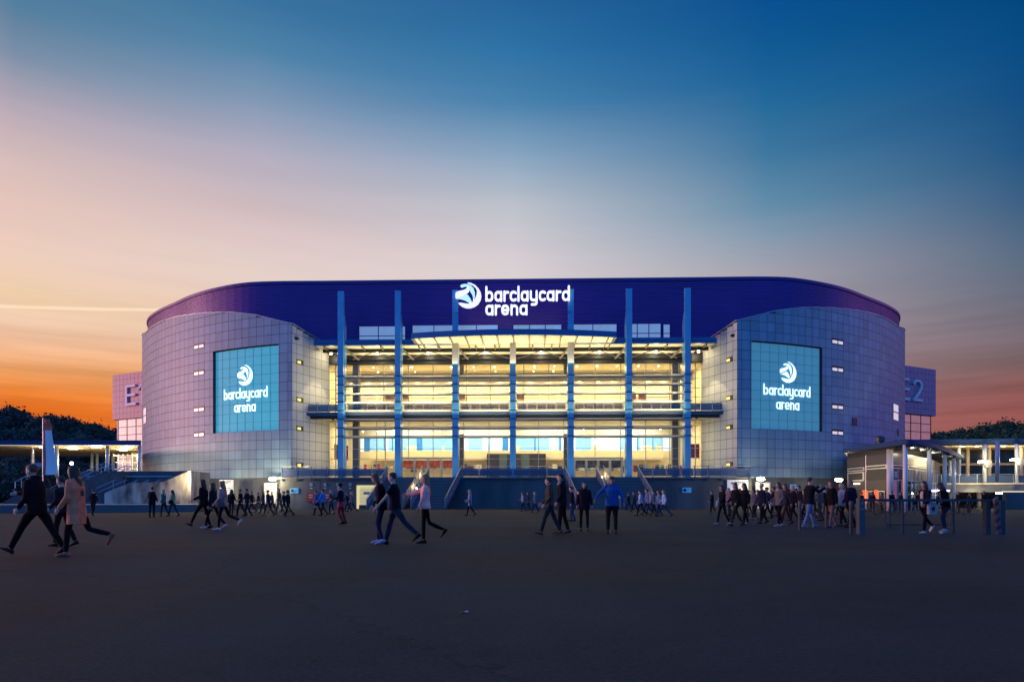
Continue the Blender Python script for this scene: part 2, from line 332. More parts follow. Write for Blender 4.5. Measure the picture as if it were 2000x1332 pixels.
# hills: gentle ridges left and right of the arena
def ridge(X, side):
    if side < 0:   # profile sampled from the skyline (column, row)
        xs = [-600,-300,0,15,33,60,105,125,150,165,190,219,300,420]; ys = [800,790,798,793,790,799,800,808,813,819,827,830,850,880]
    else:
        xs = [1500,1700,1830,1860,1900,1940,1960,2000,2300,2600]; ys = [880,850,842,837,832,826,824,824,815,820]
    return xs, ys
def hill(name, side, D):
    xs, ys = ridge(0, side)
    XW = np.array([(x-HX)/FPX*D for x in xs]); ZW = np.array([CH+(HY-y)/FPX*D-(6.0 if side < 0 else 5.0) for y in ys])
    gx = np.linspace(XW.min(), XW.max(), 70); prof = [(-125, 0), (-110, .06), (-80, .30), (-40, .70), (0, 1), (40, .95), (120, .3), (160, 0)]
    V = []; F = []
    for j, (dy, k) in enumerate(prof):
        for x in gx: V.append((x, D+dy, max(-.2, np.interp(x, XW, ZW)*k + (rng.random()-.5)*1.0*(0 < k < 1))))
    n = len(gx)
    for j in range(len(prof)-1):
        for i in range(n-1): F.append((j*n+i, j*n+i+1, (j+1)*n+i+1, (j+1)*n+i))
    o = MB().add(V, F).build(name, mat('hill_soil', (.02, .03, .018), .95), smooth=True); tag(o, kind='structure')
    return gx, XW, ZW, prof
def leafmat(name, c):
    m = mat(name, c, .7, 0, .45, .12); return m
def forest(side, D, label, count, xr):
    gx, XW, ZW, prof = hill('hill', side, D)
    pd = [p[0] for p in prof]; pk = [p[1] for p in prof]
    V = []; F = []; k = 0; T = []
    crowns = []
    for i in range(count):
        x = rng.uniform(*xr); dy = rng.uniform(-112, 6) if i > count*.25 else rng.uniform(-8, 6)
        z = np.interp(x, XW, ZW)*np.interp(dy, pd, pk)
        r = rng.uniform(1.6, 4.8); crowns.append((x, D+dy, z+rng.uniform(.0, 1.8), r))
    core = MB()
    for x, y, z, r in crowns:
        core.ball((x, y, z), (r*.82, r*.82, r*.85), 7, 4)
        n = int(46*r); th = rng.uniform(0, 2*PI, n); ph = np.arccos(rng.uniform(-.5, 1, n))
        lob = 1+.22*np.sin(3*th+x)*np.sin(4*ph+z); rr = r*lob*rng.uniform(.8, 1.1, n)
        c = np.stack([x+rr*np.sin(ph)*np.cos(th), y+rr*np.sin(ph)*np.sin(th), z+rr*.95*np.cos(ph)], 1)
        a = rng.normal(size=(n, 3)); a /= np.linalg.norm(a, axis=1)[:, None]; b = np.cross(a, rng.normal(size=(n, 3))); b /= np.linalg.norm(b, axis=1)[:, None]
        s = rng.uniform(.2, .62, n)[:, None]
        q = np.stack([c-a*s, c+b*s*.8, c+a*s, c-b*s*.8], 1).reshape(-1, 3)
        V.append(q); tone = rng.uniform(.5, 1.4)
        T += list(np.repeat(tone*rng.uniform(.75, 1.3, n), 4))
    q = np.concatenate(V); me = bpy.data.meshes.new('forest')
    f = [(4*i, 4*i+1, 4*i+2, 4*i+3) for i in range(len(q)//4)]
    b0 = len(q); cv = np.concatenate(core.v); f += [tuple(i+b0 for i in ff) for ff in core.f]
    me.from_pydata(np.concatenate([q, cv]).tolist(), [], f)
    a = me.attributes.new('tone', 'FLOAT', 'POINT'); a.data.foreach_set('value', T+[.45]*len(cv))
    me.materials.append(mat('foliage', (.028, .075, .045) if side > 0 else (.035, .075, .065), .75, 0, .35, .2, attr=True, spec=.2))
    o = bpy.data.objects.new('forest', me); col.objects.link(o); tag(o, label, 'forest', kind='stuff')
forest(-1, 250, 'dark wood covering the hill left of the arena below the orange sky', 620, (-260, -105))
forest(1, 250, 'dark green wood covering the hill right of the arena above the walkway roof', 620, (125, 275))

# left podium with low steps
p0 = wpt(-500, 47); p1 = wpt(0, 51.5); p2 = wpt(378, 57.5)
pod = MB()
for k in range(4):
    o_ = .38*k; z = .15*(k+1)
    pod.prism([(p0[0], p0[1]+o_), (p2[0]+0.*k, p2[1]+o_), (p2[0], 78.5), (p0[0], 96)], z-.15, z-.0005*k)
podo = pod.build('steps', M['steps']); tag(podo, kind='structure')
pn_ = MB()
for k in range(4):
    o_ = .38*k; z = .15*(k+1); pn_.bar((p0[0], p0[1]+o_-.012, z-.03), (p2[0]-.02, p2[1]+o_-.012, z-.03), .02, .05)
pn_.build('step_edge', M['nosing'], podo)
ped = MB().prism([(p0[0], 48.9), (p2[0]-.01, p2[1]+1.22), (p2[0]-.01, 78), (p0[0], 95)], .6, .615)
tag(ped.build('pavement', mat('pale_paving', (.22,.22,.23), .7, 0, .12, 1)), kind='structure')

# ================================================================ ARENA
AR = empty('arena_building', (OX, OY, 0), -A0)
tag(AR, 'large arena with curved panelled wings, indigo corrugated roof and glowing glass front', 'arena')
# --- plan of the wings (left, mirrored for the right)
WC = to_local(-11.1, 125.3); WR = 50.0; TH0 = R(16)+A0
c0 = to_local(-24.9, 77.3)
WCX, WCY = WC; TH0 = math.atan2(-(c0[0]-WCX), WCY-c0[1]); WR = math.hypot(c0[0]-WCX, c0[1]-WCY)
def warc(s, off=0.):                 # s metres along the wing face from its front corner; off outward
    t = TH0+s/WR; r = WR+off
    return WCX-r*math.sin(t), WCY-r*math.cos(t)
def ws(px, side=-1):                 # photo column -> s on the arc
    lo, hi = -1., 48.
    for _ in range(50):
        m = (lo+hi)/2; x, y = warc(m); X, Y = to_world(x if side < 0 else -x, y); q = HX+FPX*X/Y
        if (q > px) == (side < 0): lo = m
        else: hi = m
    return lo
def wz(s, py, side=-1):
    x, y = warc(s); X, Y = to_world(x if side < 0 else -x, y); return CH+(HY-py)/FPX*Y
TOP = [(571,632),(540,625),(500,615),(450,609.5),(400,611),(350,617.5),(320,626),(300,636),(285,649),(278,661)]
ts = [ws(p) for p, _ in TOP]; tz = [wz(s, y) for s, (_, y) in zip(ts, TOP)]
ts[0] = 0.; tz = list(tz)
ts += [48, 60]; tz += [tz[-1], tz[-1]-.3]
wtop = lambda s: float(np.interp(s, ts, tz))
PP = 1.09; ZB = 3.5
S1, S2 = ws(544), ws(416); SZ0, SZ1 = ZB+PP*5, ZB+PP*14
NS1 = 2; NS2 = 2+round((S2-S1)/PP)
inn0 = c0; inn1 = to_local(-22.25, 83.4)
print('wing', S1, S2, SZ0, SZ1, tz[:10], ts[:10], inn1)
def wing(sd):
    fx = lambda p: (p[0]*(-sd) if sd > 0 else p[0], p[1])
    mb = MB(); gp = .022; back = MB()
    edges = [0, .55]+[.55+PP*i for i in range(1, 44)]
    for i in range(len(edges)-1):
        j = 0; z = ZB; s0, s1 = edges[i]+gp, edges[i+1]-gp
        while z < max(wtop(s0), wtop(s1)):
            s0, s1 = edges[i]+gp, edges[i+1]-gp; za, zb = z+gp, z+PP-gp; z += PP; j += 1
            if za >= SZ0 and zb <= SZ1:
                if s0 >= S1-.03 and s1 <= S2+.03: continue
                if s0 < S1 < s1: s1 = S1-.02
                elif s0 < S2 < s1: s0 = S2+.02
            a0, a1 = fx(warc(s0)), fx(warc(s1)); t0, t1 = min(zb, wtop(s0)-.05), min(zb, wtop(s1)-.05)
            if min(t0, t1) <= za+.02: continue
            q = [(*a0, za), (*a1, za), (*a1, t1), (*a0, t0)]
            if sd > 0: q = q[::-1]
            mb.quad(*q[::-1], tone=rng.uniform(.88, 1.10))
    o = mb.build('curved_wall', M['panel'], AR, tone=True)
    # dark backing, coping, roof surface
    ss = np.linspace(0, 48, 90)
    bk = MB(); cp = MB(); rf = MB()
    lo_s = [s for s in ss]
    def wallstrip(mbx, sa, sb, z0f, z1f, off):
        n = max(2, int((sb-sa)/.6)); S_ = np.linspace(sa, sb, n+1)
        for a, b in zip(S_[:-1], S_[1:]):
            pa, pb = fx(warc(a, off)), fx(warc(b, off))
            q = [(*pa, z0f(a)), (*pa, z1f(a)), (*pb, z1f(b)), (*pb, z0f(b))]
            mbx.quad(*(q if sd < 0 else q[::-1]))
    sa, sb = edges[2], [e for e in edges if e <= S2+.35][-1]
    wing.sc = (sa, sb)
    sa, sb = S1, S2; wing.sc = (sa, sb)
    wallstrip(bk, 0, sa, lambda s: ZB, lambda s: wtop(s)-.04, -.04); wallstrip(bk, sb, 47, lambda s: ZB, lambda s: wtop(s)-.04, -.04)
    wallstrip(bk, sa, sb, lambda s: ZB, lambda s: SZ0, -.04); wallstrip(bk, sa, sb, lambda s: SZ1, lambda s: wtop(s)-.04, -.04)
    # reveals round the screen recess
    for s in (sa, sb):
        p, q = fx(warc(s, -.02)), fx(warc(s, -.42)); bk.quad((*p, SZ0), (*q, SZ0), (*q, SZ1), (*p, SZ1))
    n = 20; S_ = np.linspace(sa, sb, n+1)
    for a, b in zip(S_[:-1], S_[1:]):
        for z in (SZ0, SZ1): bk.quad((*fx(warc(a, -.02)), z), (*fx(warc(b, -.02)), z), (*fx(warc(b, -.42)), z), (*fx(warc(a, -.42)), z))
    bk.build('joint_backing', M['joint'], AR)
    rings = []
    for s in np.linspace(0, 47.5, 80):
        x0, y0 = fx(warc(s, .05)); x1, y1 = fx(warc(s, -.3)); z = wtop(s)
        rings.append([(x0, y0, z-.07), (x0, y0, z+.05), (x1, y1, z+.05), (x1, y1, z-.07)])
    cp.loft(rings)
    x0, y0 = fx(inn0); x1, y1 = fx(inn1)
    cp.bar((x0, y0, wtop(0)), (x1+.0*sd, y1, wtop(0)-1.3), .3, .12)
    cp.build('coping', M['coping'], AR, fix=True)
    for a, b in zip(np.linspace(0, 47, 48)[:-1], np.linspace(0, 47, 48)[1:]):
        ca, cb = fx((-27, 12+a*.4)), fx((-27, 12+b*.4))
        rf.quad((*fx(warc(a, -.1)), wtop(a)-.06), (*fx(warc(b, -.1)), wtop(b)-.06), (*cb, 18.4), (*ca, 18.4))
    rf.build('wing_roof', M['darksteel'], AR)
    # inner flank wall with its own panels
    iw = MB(); ib = MB(); L = math.hypot(x1-x0, y1-y0); ux, uy = (x1-x0)/L, (y1-y0)/L; nx, ny = uy*(-1), ux
    if sd > 0: nx, ny = -uy, ux
    sgn = 1 if sd < 0 else -1     # face toward the entrance
    eds = [0, .75, 1.84, 2.93, 4.02, 5.11, L]
    topf = lambda u: wtop(0)-1.3*u/L
    for a, b in zip(eds[:-1], eds[1:]):
        z = ZB
        while z < topf(a):
            za, zb = z+gp, min(z+PP-gp, topf(b)-.08); z += PP
            if zb-za < .05: continue
            q = [(x0+ux*(a+gp), y0+uy*(a+gp), za), (x0+ux*(b-gp), y0+uy*(b-gp), za), (x0+ux*(b-gp), y0+uy*(b-gp), zb), (x0+ux*(a+gp), y0+uy*(a+gp), zb)]
            iw.quad(*(q if sd < 0 else q[::-1]), tone=rng.uniform(.94, 1.05))
    iw.build('flank_wall', M['innerpanel'], AR, tone=True)
    ox = -.04 if sd < 0 else .04
    q = [(x0+ox, y0, ZB), (x1+ox, y1, ZB), (x1+ox, y1, topf(L)-.05), (x0+ox, y0, topf(0)-.05)]
    ib.quad(*(q if sd < 0 else q[::-1])); ib.build('flank_backing', M['joint'], AR)
    # slot windows in the flank
    for py in (708, 781, 837, 908):
        z = CH+(HY-py)/FPX*78.6
        w = empty('window', (x0+ux*1.3, y0+uy*1.3, z), math.atan2(uy, ux), AR)
        MB().box(-.55, .55, -.05, .05, -.27, .27).build('frame', M['winframe'], w)
        yy = -.07 if sd < 0 else .07
        MB().box(-.47 if sd < 0 else -.1, .1 if sd < 0 else .47, min(yy, yy*.8), max(yy, yy*.8), -.17, .12).build('pane', M['yellowpane'], w)
    # slot windows on the curved face
    s_ = edges[[i for i, e in enumerate(edges) if e >= ws(402)][0]] if sd < 0 else edges[[i for i, e in enumerate(edges) if e >= ws(402)][0]]
    for py in (676, 728, 799, 848):
        z = wz(s_+PP, py)
        w = empty('window', (0, 0, 0), 0, AR); fr = MB(); pn = MB()
        for (a, b, off, z0, z1, mbx) in ((s_, s_+2*PP, .03, z-.36, z+.36, fr), (s_+.08, s_+.96, .045, z-.24, z+.10, pn), (s_+1.18, s_+2.0, .045, z-.24, z+.10, pn)):
            pa, pb = fx(warc(a, off)), fx(warc(b, off)); qa, qb = fx(warc(a, -.03)), fx(warc(b, -.03))
            mbx.loft([[(*pa, z0), (*qa, z0), (*qa, z1), (*pa, z1)], [(*pb, z0), (*qb, z0), (*qb, z1), (*pb, z1)]])
        fr.build('frame', M['winframe'], w, fix=True); pn.build('pane', M['paneemit'], w, fix=True)
    # screen
    off = -.3; scr = MB(); grid = MB(); a0, b0 = sa+.12, sb-.12; n = 24; S_ = np.linspace(a0, b0, n+1)
    for a, b in zip(S_[:-1], S_[1:]):
        q = [(*fx(warc(a, off)), SZ0+.0), (*fx(warc(a, off)), SZ1-.1), (*fx(warc(b, off)), SZ1-.1), (*fx(warc(b, off)), SZ0)]
        scr.quad(*(q if sd < 0 else q[::-1]))
    so_ = scr.build('light_screen', M['screenL' if sd < 0 else 'screenR'], AR)
    for k in range(1, 8):
        s = a0+(b0-a0)*k/8; p = fx(warc(s, off+.02)); grid.bar((*p, SZ0), (*p, SZ1-.1), .022, .022)
    for k in range(1, 9):
        z = SZ0+PP*k
        for a, b in zip(S_[:-1], S_[1:]): grid.bar((*fx(warc(a, off+.02)), z), (*fx(warc(b, off+.02)), z), .022, .022)
    grid.build('grid_lines', M['gridline'], so_)
    sc = (a0+b0)/2
    def mp(u, v, dpt):
        s = sc-u if sd < 0 else sc+u
        return (*fx(warc(s, off+.06+dpt)), v)
    em = MB(); emblem(em, mp, 0, 15.55, 1.22, .05, mono=True); em.build('emblem', M['signcyan'], so_, fix=True)
    tx = MB(); word(tx, 'barclaycard', mp, 0, 12.85, .84, .125, .05, 6.75); word(tx, 'arena', mp, 0, 11.28, .84, .125, .05, 3.3)
    tx.build('lettering', M['signcyan'], so_, fix=True)
    # concrete plinth under the wing
    pl = MB(); rings = []
    for s in np.linspace(0, 47, 60):
        x_, y_ = fx(warc(s, -.12)); xb, yb = fx(warc(s, -1.5)); rings.append([(x_, y_, 0), (x_, y_, ZB), (xb, yb, ZB), (xb, yb, 0)])
    pl.loft(rings); pl.build('plinth_wall', M['concrete'], AR, fix=True)
M['screenL'] = mat('turquoise_screen', (.05,.33,.42), .55, 0, .08, .25, spec=.2, emit=lin('3f9fb8'), estr=.62)
M['screenR'] = mat('blue_grey_screen', (.05,.25,.36), .55, 0, .08, .25, spec=.2, emit=lin('4a90ac'), estr=.5)
M['gridline'] = mat('screen_grid', (.05,.1,.14), .6)
M['signcyan'] = mat('screen_letter', (.9,1,1), .5, emit=(.80,1,1), estr=1.15)
# --- rounded lettering from strokes, unit = x-height
def sup(cx, cy, rx, ry, a0, a1, n=22, e=2.5):
    P = []
    for i in range(n+1):
        t = R(a0+(a1-a0)*i/n); c, s = math.cos(t), math.sin(t)
        P.append((cx+rx*math.copysign(abs(c)**(2/e), c), cy+ry*math.copysign(abs(s)**(2/e), s)))
    return P
h = .09
LET = {
 'a': ([sup(.40, .5, .31, .41, 0, 360), [(.71, .93), (.71, .05)]], .80),
 'b': ([sup(.40, .5, .31, .41, 0, 360), [(.09, 1.42), (.09, .07)]], .80),
 'c': ([sup(.40, .5, .31, .41, 48, 312)], .66),
 'd': ([sup(.40, .5, .31, .41, 0, 360), [(.71, 1.42), (.71, .07)]], .80),
 'e': ([sup(.40, .5, .31, .41, 0, 318), [(.09, .48), (.71, .48)]], .79),
 'l': ([[(.09, 1.42), (.09, .05)]], .18),
 'n': ([[(.09, .95), (.09, .05)], sup(.38, .55, .29, .36, 180, 0)+[(.67, .05)]], .76),
 'r': ([[(.09, .95), (.09, .05)], sup(.40, .52, .31, .38, 180, 78)], .50),
 'y': ([[(.09, .95)]+sup(.40, .42, .31, .33, 180, 270)+[(.71, .1)], [(.71, .95), (.71, -.1)]+sup(.45, -.1, .26, .25, 0, -90)+[(.2, -.36)]], .80),
}
def ribbon(mb, P, w, mp, ox, oy, sc, dpt):
    P = [Vector((x, y)) for x, y in P]; Lp, Rp = [], []
    n = len(P)
    for i, p in enumerate(P):
        if (P[0]-P[-1]).length < 1e-4 and i in (0, n-1): d = (P[1]-P[n-2]).normalized()
        else: d = (P[min(i+1, n-1)]-P[max(i-1, 0)]).normalized()
        m = Vector((-d.y, d.x))*w/2; Lp.append(p+m); Rp.append(p-m)
    f = lambda q, dd: mp(ox+q.x*sc, oy+q.y*sc, dd)
    mb.loft([[f(a, dpt), f(b, dpt), f(b, 0), f(a, 0)] for a, b in zip(Lp, Rp)])
    if (P[0]-P[-1]).length > 1e-4:
        for e in (P[0], P[-1]):
            c = [(e.x+w/2*math.cos(2*PI*k/12), e.y+w/2*math.sin(2*PI*k/12)) for k in range(12)]
            mb.loft([[mp(ox+x*sc, oy+y*sc, dpt-.004) for x, y in c], [mp(ox+x*sc, oy+y*sc, 0) for x, y in c]])
def word(mb, txt, mp, cx, base, xh, w, dpt, width, left=None):
    gap = .17; tot = sum(LET[c][1] for c in txt)+gap*(len(txt)-1); kx = width/tot
    x = (cx-width/2) if left is None else left; i = 0
    for c in txt:
        for st in LET[c][0]:
            i += 1
            ribbon(mb, [(a*kx/xh, b) for a, b in st], w/xh*1.1, mp, x, base, xh, dpt+.003*(i % 4))
        x += (LET[c][1]+gap)*kx
EMB = dict(  # traced outlines, units of the emblem's radius
 crescent=[(385,86),(430,92),(490,120),(540,170),(570,225),(578,280),(566,335),(532,390),(482,425),(425,443),(370,443),(310,422),(272,392),(256,372),(290,366),(340,376),(395,384),(430,378),(462,352),(494,305),(514,255),(518,205),(500,160),(462,122),(425,104)],
 blue=[(283,132),(300,115),(340,106),(392,108),(432,128),(468,165),(484,215),(486,260),(478,300),(462,342),(464,300),(448,250),(412,192),(404,160),(386,136),(350,134),(300,150)],
 hand=[(216,240),(222,222),(262,204),(330,190),(368,172),(384,142),(402,160),(406,196),(392,222),(360,240),(300,270),(218,302),(214,270)],
 palm=[(222,306),(300,276),(362,246),(392,262),(428,316),(442,352),(418,372),(384,350),(340,326),(284,312)],
)
def emblem(mb, mp, cx, cy, r, dpt, mono=False, keys=None):
    for i, (k, P) in enumerate(EMB.items()):
        if keys and k not in keys: continue
        Q = [((x-396)/181*r, -(y-265)/181*r) for x, y in P]
        if mono:
            g = (sum(q[0] for q in Q)/len(Q), sum(q[1] for q in Q)/len(Q))
            if k != 'crescent': Q = [(g[0]+(x-g[0])*.86, g[1]+(y-g[1])*.86) for x, y in Q]
        n = len(Q); d = dpt+.004*i
        V = [mp(cx+x, cy+y, d) for x, y in Q]+[mp(cx+x, cy+y, 0) for x, y in Q]
        # soften corners are kept by the many points; front face as a fan-free polygon
        mb.add(V, [tuple(range(n))[::-1], tuple(range(n, 2*n))]+[(j, (j+1) % n, n+(j+1) % n, n+j) for j in range(n)])
for sd in (-1, 1): wing(sd)

# --- roof drum with horizontal corrugation
RP = [(-29.5,84),(-33.5,84.7),(-38.2,87.0),(-42,89.6),(-45.6,92.8),(-49,95.8),(-52,98.9),(-54.0,101.5),(-55.6,104.5),(-57.0,108.5),(-57.9,113),(-58.4,120),(-58,132),(-54,150),(-44,165),(-26,175),(0,178)]
RL = [to_local(*p) for p in RP]
def catmull(P, n=5):
    P = [Vector(p) for p in P]; out = []
    for i in range(len(P)-1):
        a, b, c, d_ = P[max(i-1, 0)], P[i], P[i+1], P[min(i+2, len(P)-1)]
        for k in range(n):
            t = k/n; out.append(.5*((2*b)+(c-a)*t+(2*a-5*b+4*c-d_)*t*t+(3*b-a-3*c+d_)*t**3))
    out.append(P[-1]); return out
yF = RL[0][1]
LFT = catmull([(RL[0][0]+6, yF), *RL[:-1], (0, RL[-1][1])], 4)
plan = [Vector((-p.x, p.y)) for p in LFT[::-1]][1:]+[Vector((x, yF)) for x in np.linspace(22, -22, 12)]+LFT
# plan runs right-back -> front -> left-back
ZT = CH+(HY-547)/FPX*(yF+78.2); Z0r = 18.0
def offs(P, d):
    out = []
    for i, p in enumerate(P):
        t = (P[(i+1) % len(P)]-P[i-1]).normalized(); out.append(p+Vector((-t.y, t.x))*d)
    return out
sgn_ = 1
ctr = Vector((0, 50))
t_ = offs(plan, 1.); mid = len(plan)//2
OUT = 1 if (t_[mid]-ctr).length > (plan[mid]-ctr).length else -1
pin, pout = offs(plan, 0), offs(plan, OUT*.085)
rings = []; z = Z0r; n_ = 0
while z < ZT-.3:
    for dz, P in ((0, pin), (.03, pout), (.20, pout), (.23, pin)): rings.append([(p.x, p.y, z+dz) for p in P])
    z += .29
rb = MB().loft(rings, close=False); o = rb.build('roof_band', M['indigo'], AR, fix=True)
e1, e2 = offs(plan, OUT*.22), offs(plan, -OUT*.3)
MB().loft([[(p.x, p.y, z-.12) for p in e2], [(p.x, p.y, z-.12) for p in e1], [(p.x, p.y, z+.22) for p in e1], [(p.x, p.y, z+.22) for p in e2]], close=False).build('roof_edge', M['indigo_edge'] if 'indigo_edge' in M else M['indigo'], AR, fix=True)
inner2 = [ctr+(p-ctr)*.5 for p in plan]
MB().loft([[(p.x, p.y, z+.1) for p in e2], [(p.x, p.y, z+1.0) for p in inner2]], close=False).add([(p.x, p.y, z+1.0) for p in inner2], [tuple(range(len(inner2)))]).build('roof_top', M['indigo'], AR)
# windows in the roof band above the terrace
for (xa, xb, ya, yb, nm) in ((702,776,638,664,2),(786,791,638,664,0),(806,972,636,664,4),(1003,1096,635,664,3),(1112,1204,634,662,2),(1222,1290,633,659,3),(1296,1308,634,659,0)):
    x0, z1 = A(xa, ya, yF-.15); x1, z0 = A(xb, yb, yF-.15)
    w = empty('window', ((x0+x1)/2, yF-.1, z0), 0, AR); hw = (x1-x0)/2; hh = z1-z0
    fr = MB().box(-hw-.08, hw+.08, -.08, .1, -.08, 0).box(-hw-.08, hw+.08, -.08, .1, hh, hh+.08)
    fr.box(-hw-.08, -hw, -.08, .1, 0, hh).box(hw, hw+.08, -.08, .1, 0, hh).box(-hw, hw, -.07, .05, hh*.28, hh*.28+.09)
    for k in range(1, nm): fr.box(-hw+2*hw*k/nm-.05, -hw+2*hw*k/nm+.05, -.072, .05, 0, hh)
    fr.build('frame', M['indigo'], w)
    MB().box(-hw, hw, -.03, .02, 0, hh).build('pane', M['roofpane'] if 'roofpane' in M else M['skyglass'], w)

# --- columns
CX = [-19.86+6.62*k for k in range(7)]
ctop = [25.0]*7; ctop[3] = 19.0
for k, x in enumerate(CX):
    mb = MB(); sx = 1 if k < 3 else (-1 if k > 3 else 0)
    mb.box(x-.33, x+.33, 0, .5, ZB, ctop[k])
    if k != 3 and k not in (2, 4):
        mb.add([(x-.16+.2*sx, .5, ZB), (x+.16+.2*sx, .5, ZB), (x+.16+.2*sx, 1.25, ZB), (x-.16+.2*sx, 1.25, ZB), (x-.16+.2*sx, .5, 22.4), (x+.16+.2*sx, .5, 22.4), (x+.16+.2*sx, 1.25, 21.3), (x-.16+.2*sx, 1.25, 21.3)],
               [(0,3,2,1),(4,5,6,7),(0,1,5,4),(1,2,6,5),(2,3,7,6),(3,0,4,7)])
    elif k != 3: mb.box(x-.16+.2*sx, x+.16+.2*sx, .5, 1.25, ZB, 18.3)
    o = mb.build('column', M['colblue'], AR)
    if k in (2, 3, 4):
        MB().box(x-.345, x+.345, -.015, .51, 16.6, 19.02 if k == 3 else 18.95).build('canopy_lit_band', M['colgrey'], o)  # grey segment paints the canopy light on the upper column
# --- louvers between the columns
for j in range(8):
    z = 15.2-.99*j
    for k in range(6):
        a, b = CX[k]+.34, CX[k+1]-.34
        lv = MB(); yc = .62
        prof = [(yc-.3, z+.08), (yc-.27, z+.11), (yc+.3, z-.04), (yc+.29, z-.09)]
        lv.loft([[(x, y, zz) for y, zz in prof] for x in (a, b)])
        lo_ = lv.build('louver', M['louver'], AR, fix=True)
        MB().box(a, b, yc+.26, yc+.31, z-.16, z-.091).build('lip', M['bluesteel'], lo_)  # blue strip added to paint sky light along the louver's lower edge
for k in range(7):
    for j in range(8): st = MB().box(CX[k]-.46, CX[k]+.46, -.03, .04, 15.2-.99*j-.05, 15.2-.99*j+.05); st.build('louver_bracket', M['darksteel'], AR)
# --- deck, base wall, stairs
YW = -2.2
xl, _ = A(540, 932, YW); xr, _ = A(1476, 932, YW)
s1t, s2t, s3t = [A(p, 932, YW)[0] for p in (757, 831, 901)]; r1t, r2t, r3t = [A(p, 932, YW)[0] for p in (1104, 1172, 1246)]
bw = MB()
segs = [(xl+.4, s1t+.3), (s3t-.3, r1t+.3), (r3t-.3, xr-.4)]
for a, b in segs:
    bw = MB(); bw.box(a, b, YW+.15, YW+.6, 0, ZB-.12)
    k = a+1.6
    while k < b-.8: bw.box(k-.012, k+.012, YW+.135, YW+.16, .45, ZB-.15); k += 2.9
    bw.box(a, b, YW+.06, YW+.17, 0, .42)
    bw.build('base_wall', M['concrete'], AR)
dk = MB().box(xl, xr, YW, 5.2, ZB-.12, ZB).box(xl, xr, YW-.06, YW, ZB-.17, ZB+.02); dk.build('deck_slab', M['deckedge'] if 'deckedge' in M else M['deck'], AR)
def balustrade(x0, x1, y, zf, n, hh=1.2, name='balustrade', foot=True, ends=True, mat_=None):
    bl = empty(name, (0, y, zf), 0, AR)
    MB().tube([(x0-.1, 0, hh), (x1+.1, 0, hh)], .028).build('handrail', M['alu'], bl, smooth=True)
    MB().tube([(x0, .03, hh*.68), (x1, .03, hh*.68)], .014, 6).build('cable', M['alu'], bl)
    pm = MB().box(-.035, .035, -.04, .04, 0 if not foot else -.28, hh)
    if foot: pm.add([(-.14, -.02, -.42), (.14, -.02, -.42), (.05, -.1, -.1), (-.05, -.1, -.1), (-.14, .05, -.42), (.14, .05, -.42), (.05, .05, -.1), (-.05, .05, -.1)], [(0,1,2,3),(7,6,5,4),(0,4,5,1),(1,5,6,2),(2,6,7,3),(3,7,4,0)])
    me = pm.mesh('post', M['bluesteel'])
    gm = MB().box(-.5, .5, -.012, .012, .13, .95).mesh('glass_panel', mat_ or M['railglass'])
    for i in range(n+1):
        x = x0+(x1-x0)*i/n; place('post', me, bl, (x, 0, 0))
        if i < n:
            g_ = place('glass_panel', gm, bl, (x+(x1-x0)/n/2, .04, 0)); g_.scale = ((x1-x0)/n-.12, 1, 1)
    return bl
balustrade(xl+.6, s1t-.1, YW+.0, ZB, 7); balustrade(s3t+.1, r1t-.1, YW, ZB, 6); balustrade(r3t+.1, xr-.6, YW, ZB, 8)
def stair(xa, xb, splay, nm):
    mb = MB(); nos = MB(); n = 21; run = 4.6
    for i in range(n):
        zt = ZB-ZB/n*(i+.0)-ZB/n; y0 = YW-run*(i+1)/n; sh = splay*(i+1)/n
        if zt <= 0.02: continue
        mb.box(xa+sh, xb+sh, y0, YW-.062 if i == 0 else y0+run/n*1.6, max(0, zt-.5), zt)
        nos.box(xa+sh, xb+sh, y0-.03, y0-.005, zt-.045, zt+.02)
    o = mb.build('stair', M['steps'], AR); nos.build('nosing', M['nosing'], o); return o
def stair_rail(x, splay, lampon=False):
    run = 4.6; b = empty('stair_railing', (0, 0, 0), 0, AR)
    p = lambda t, dz: (x+splay*t, YW-run*t, ZB*(1-t)+dz)
    MB().tube([p(-.04, 1.15), p(1.0, 1.15)], .03).tube([p(1.0, 1.15), p(1.0, .1)], .03).build('handrail', M['alu'], b)
    MB().bar(p(0, .02), p(1, .02), .14, .26).build('stringer', M['bluesteel'], b)
    for i in range(6):
        t = i/5; MB().bar(p(t, .0), p(t, 1.1), .05, .05).build('post', M['bluesteel'], b)
        if i < 5:
            t0, t1 = t+.015, t+.185
            gq = MB(); w = .012
            for q in (1,): gq.add([(p(t0, .2)[0]-w, *p(t0, .2)[1:]), (p(t1, .2)[0]-w, *p(t1, .2)[1:]), (p(t1, .98)[0]-w, *p(t1, .98)[1:]), (p(t0, .98)[0]-w, *p(t0, .98)[1:]),
                                   (p(t0, .2)[0]+w, *p(t0, .2)[1:]), (p(t1, .2)[0]+w, *p(t1, .2)[1:]), (p(t1, .98)[0]+w, *p(t1, .98)[1:]), (p(t0, .98)[0]+w, *p(t0, .98)[1:])],
                                  [(0,1,2,3),(7,6,5,4),(0,4,5,1),(1,5,6,2),(2,6,7,3),(3,7,4,0)])
            gq.build('glass_panel', M['railglass2'] if 'railglass2' in M else M['railglass'], b, fix=True)
SPL = 1.25
stair(s1t, s2t-.45, -SPL, 'l'); stair(s2t+.45, s3t, -SPL, 'l'); stair(r1t, r2t-.45, SPL, 'r'); stair(r2t+.45, r3t, SPL, 'r')
for x, s in ((s1t, -SPL), (s2t-.42, -SPL), (s2t+.42, -SPL), (s3t, -SPL), (r1t, SPL), (r2t-.42, SPL), (r2t+.42, SPL), (r3t, SPL)): stair_rail(x, s)
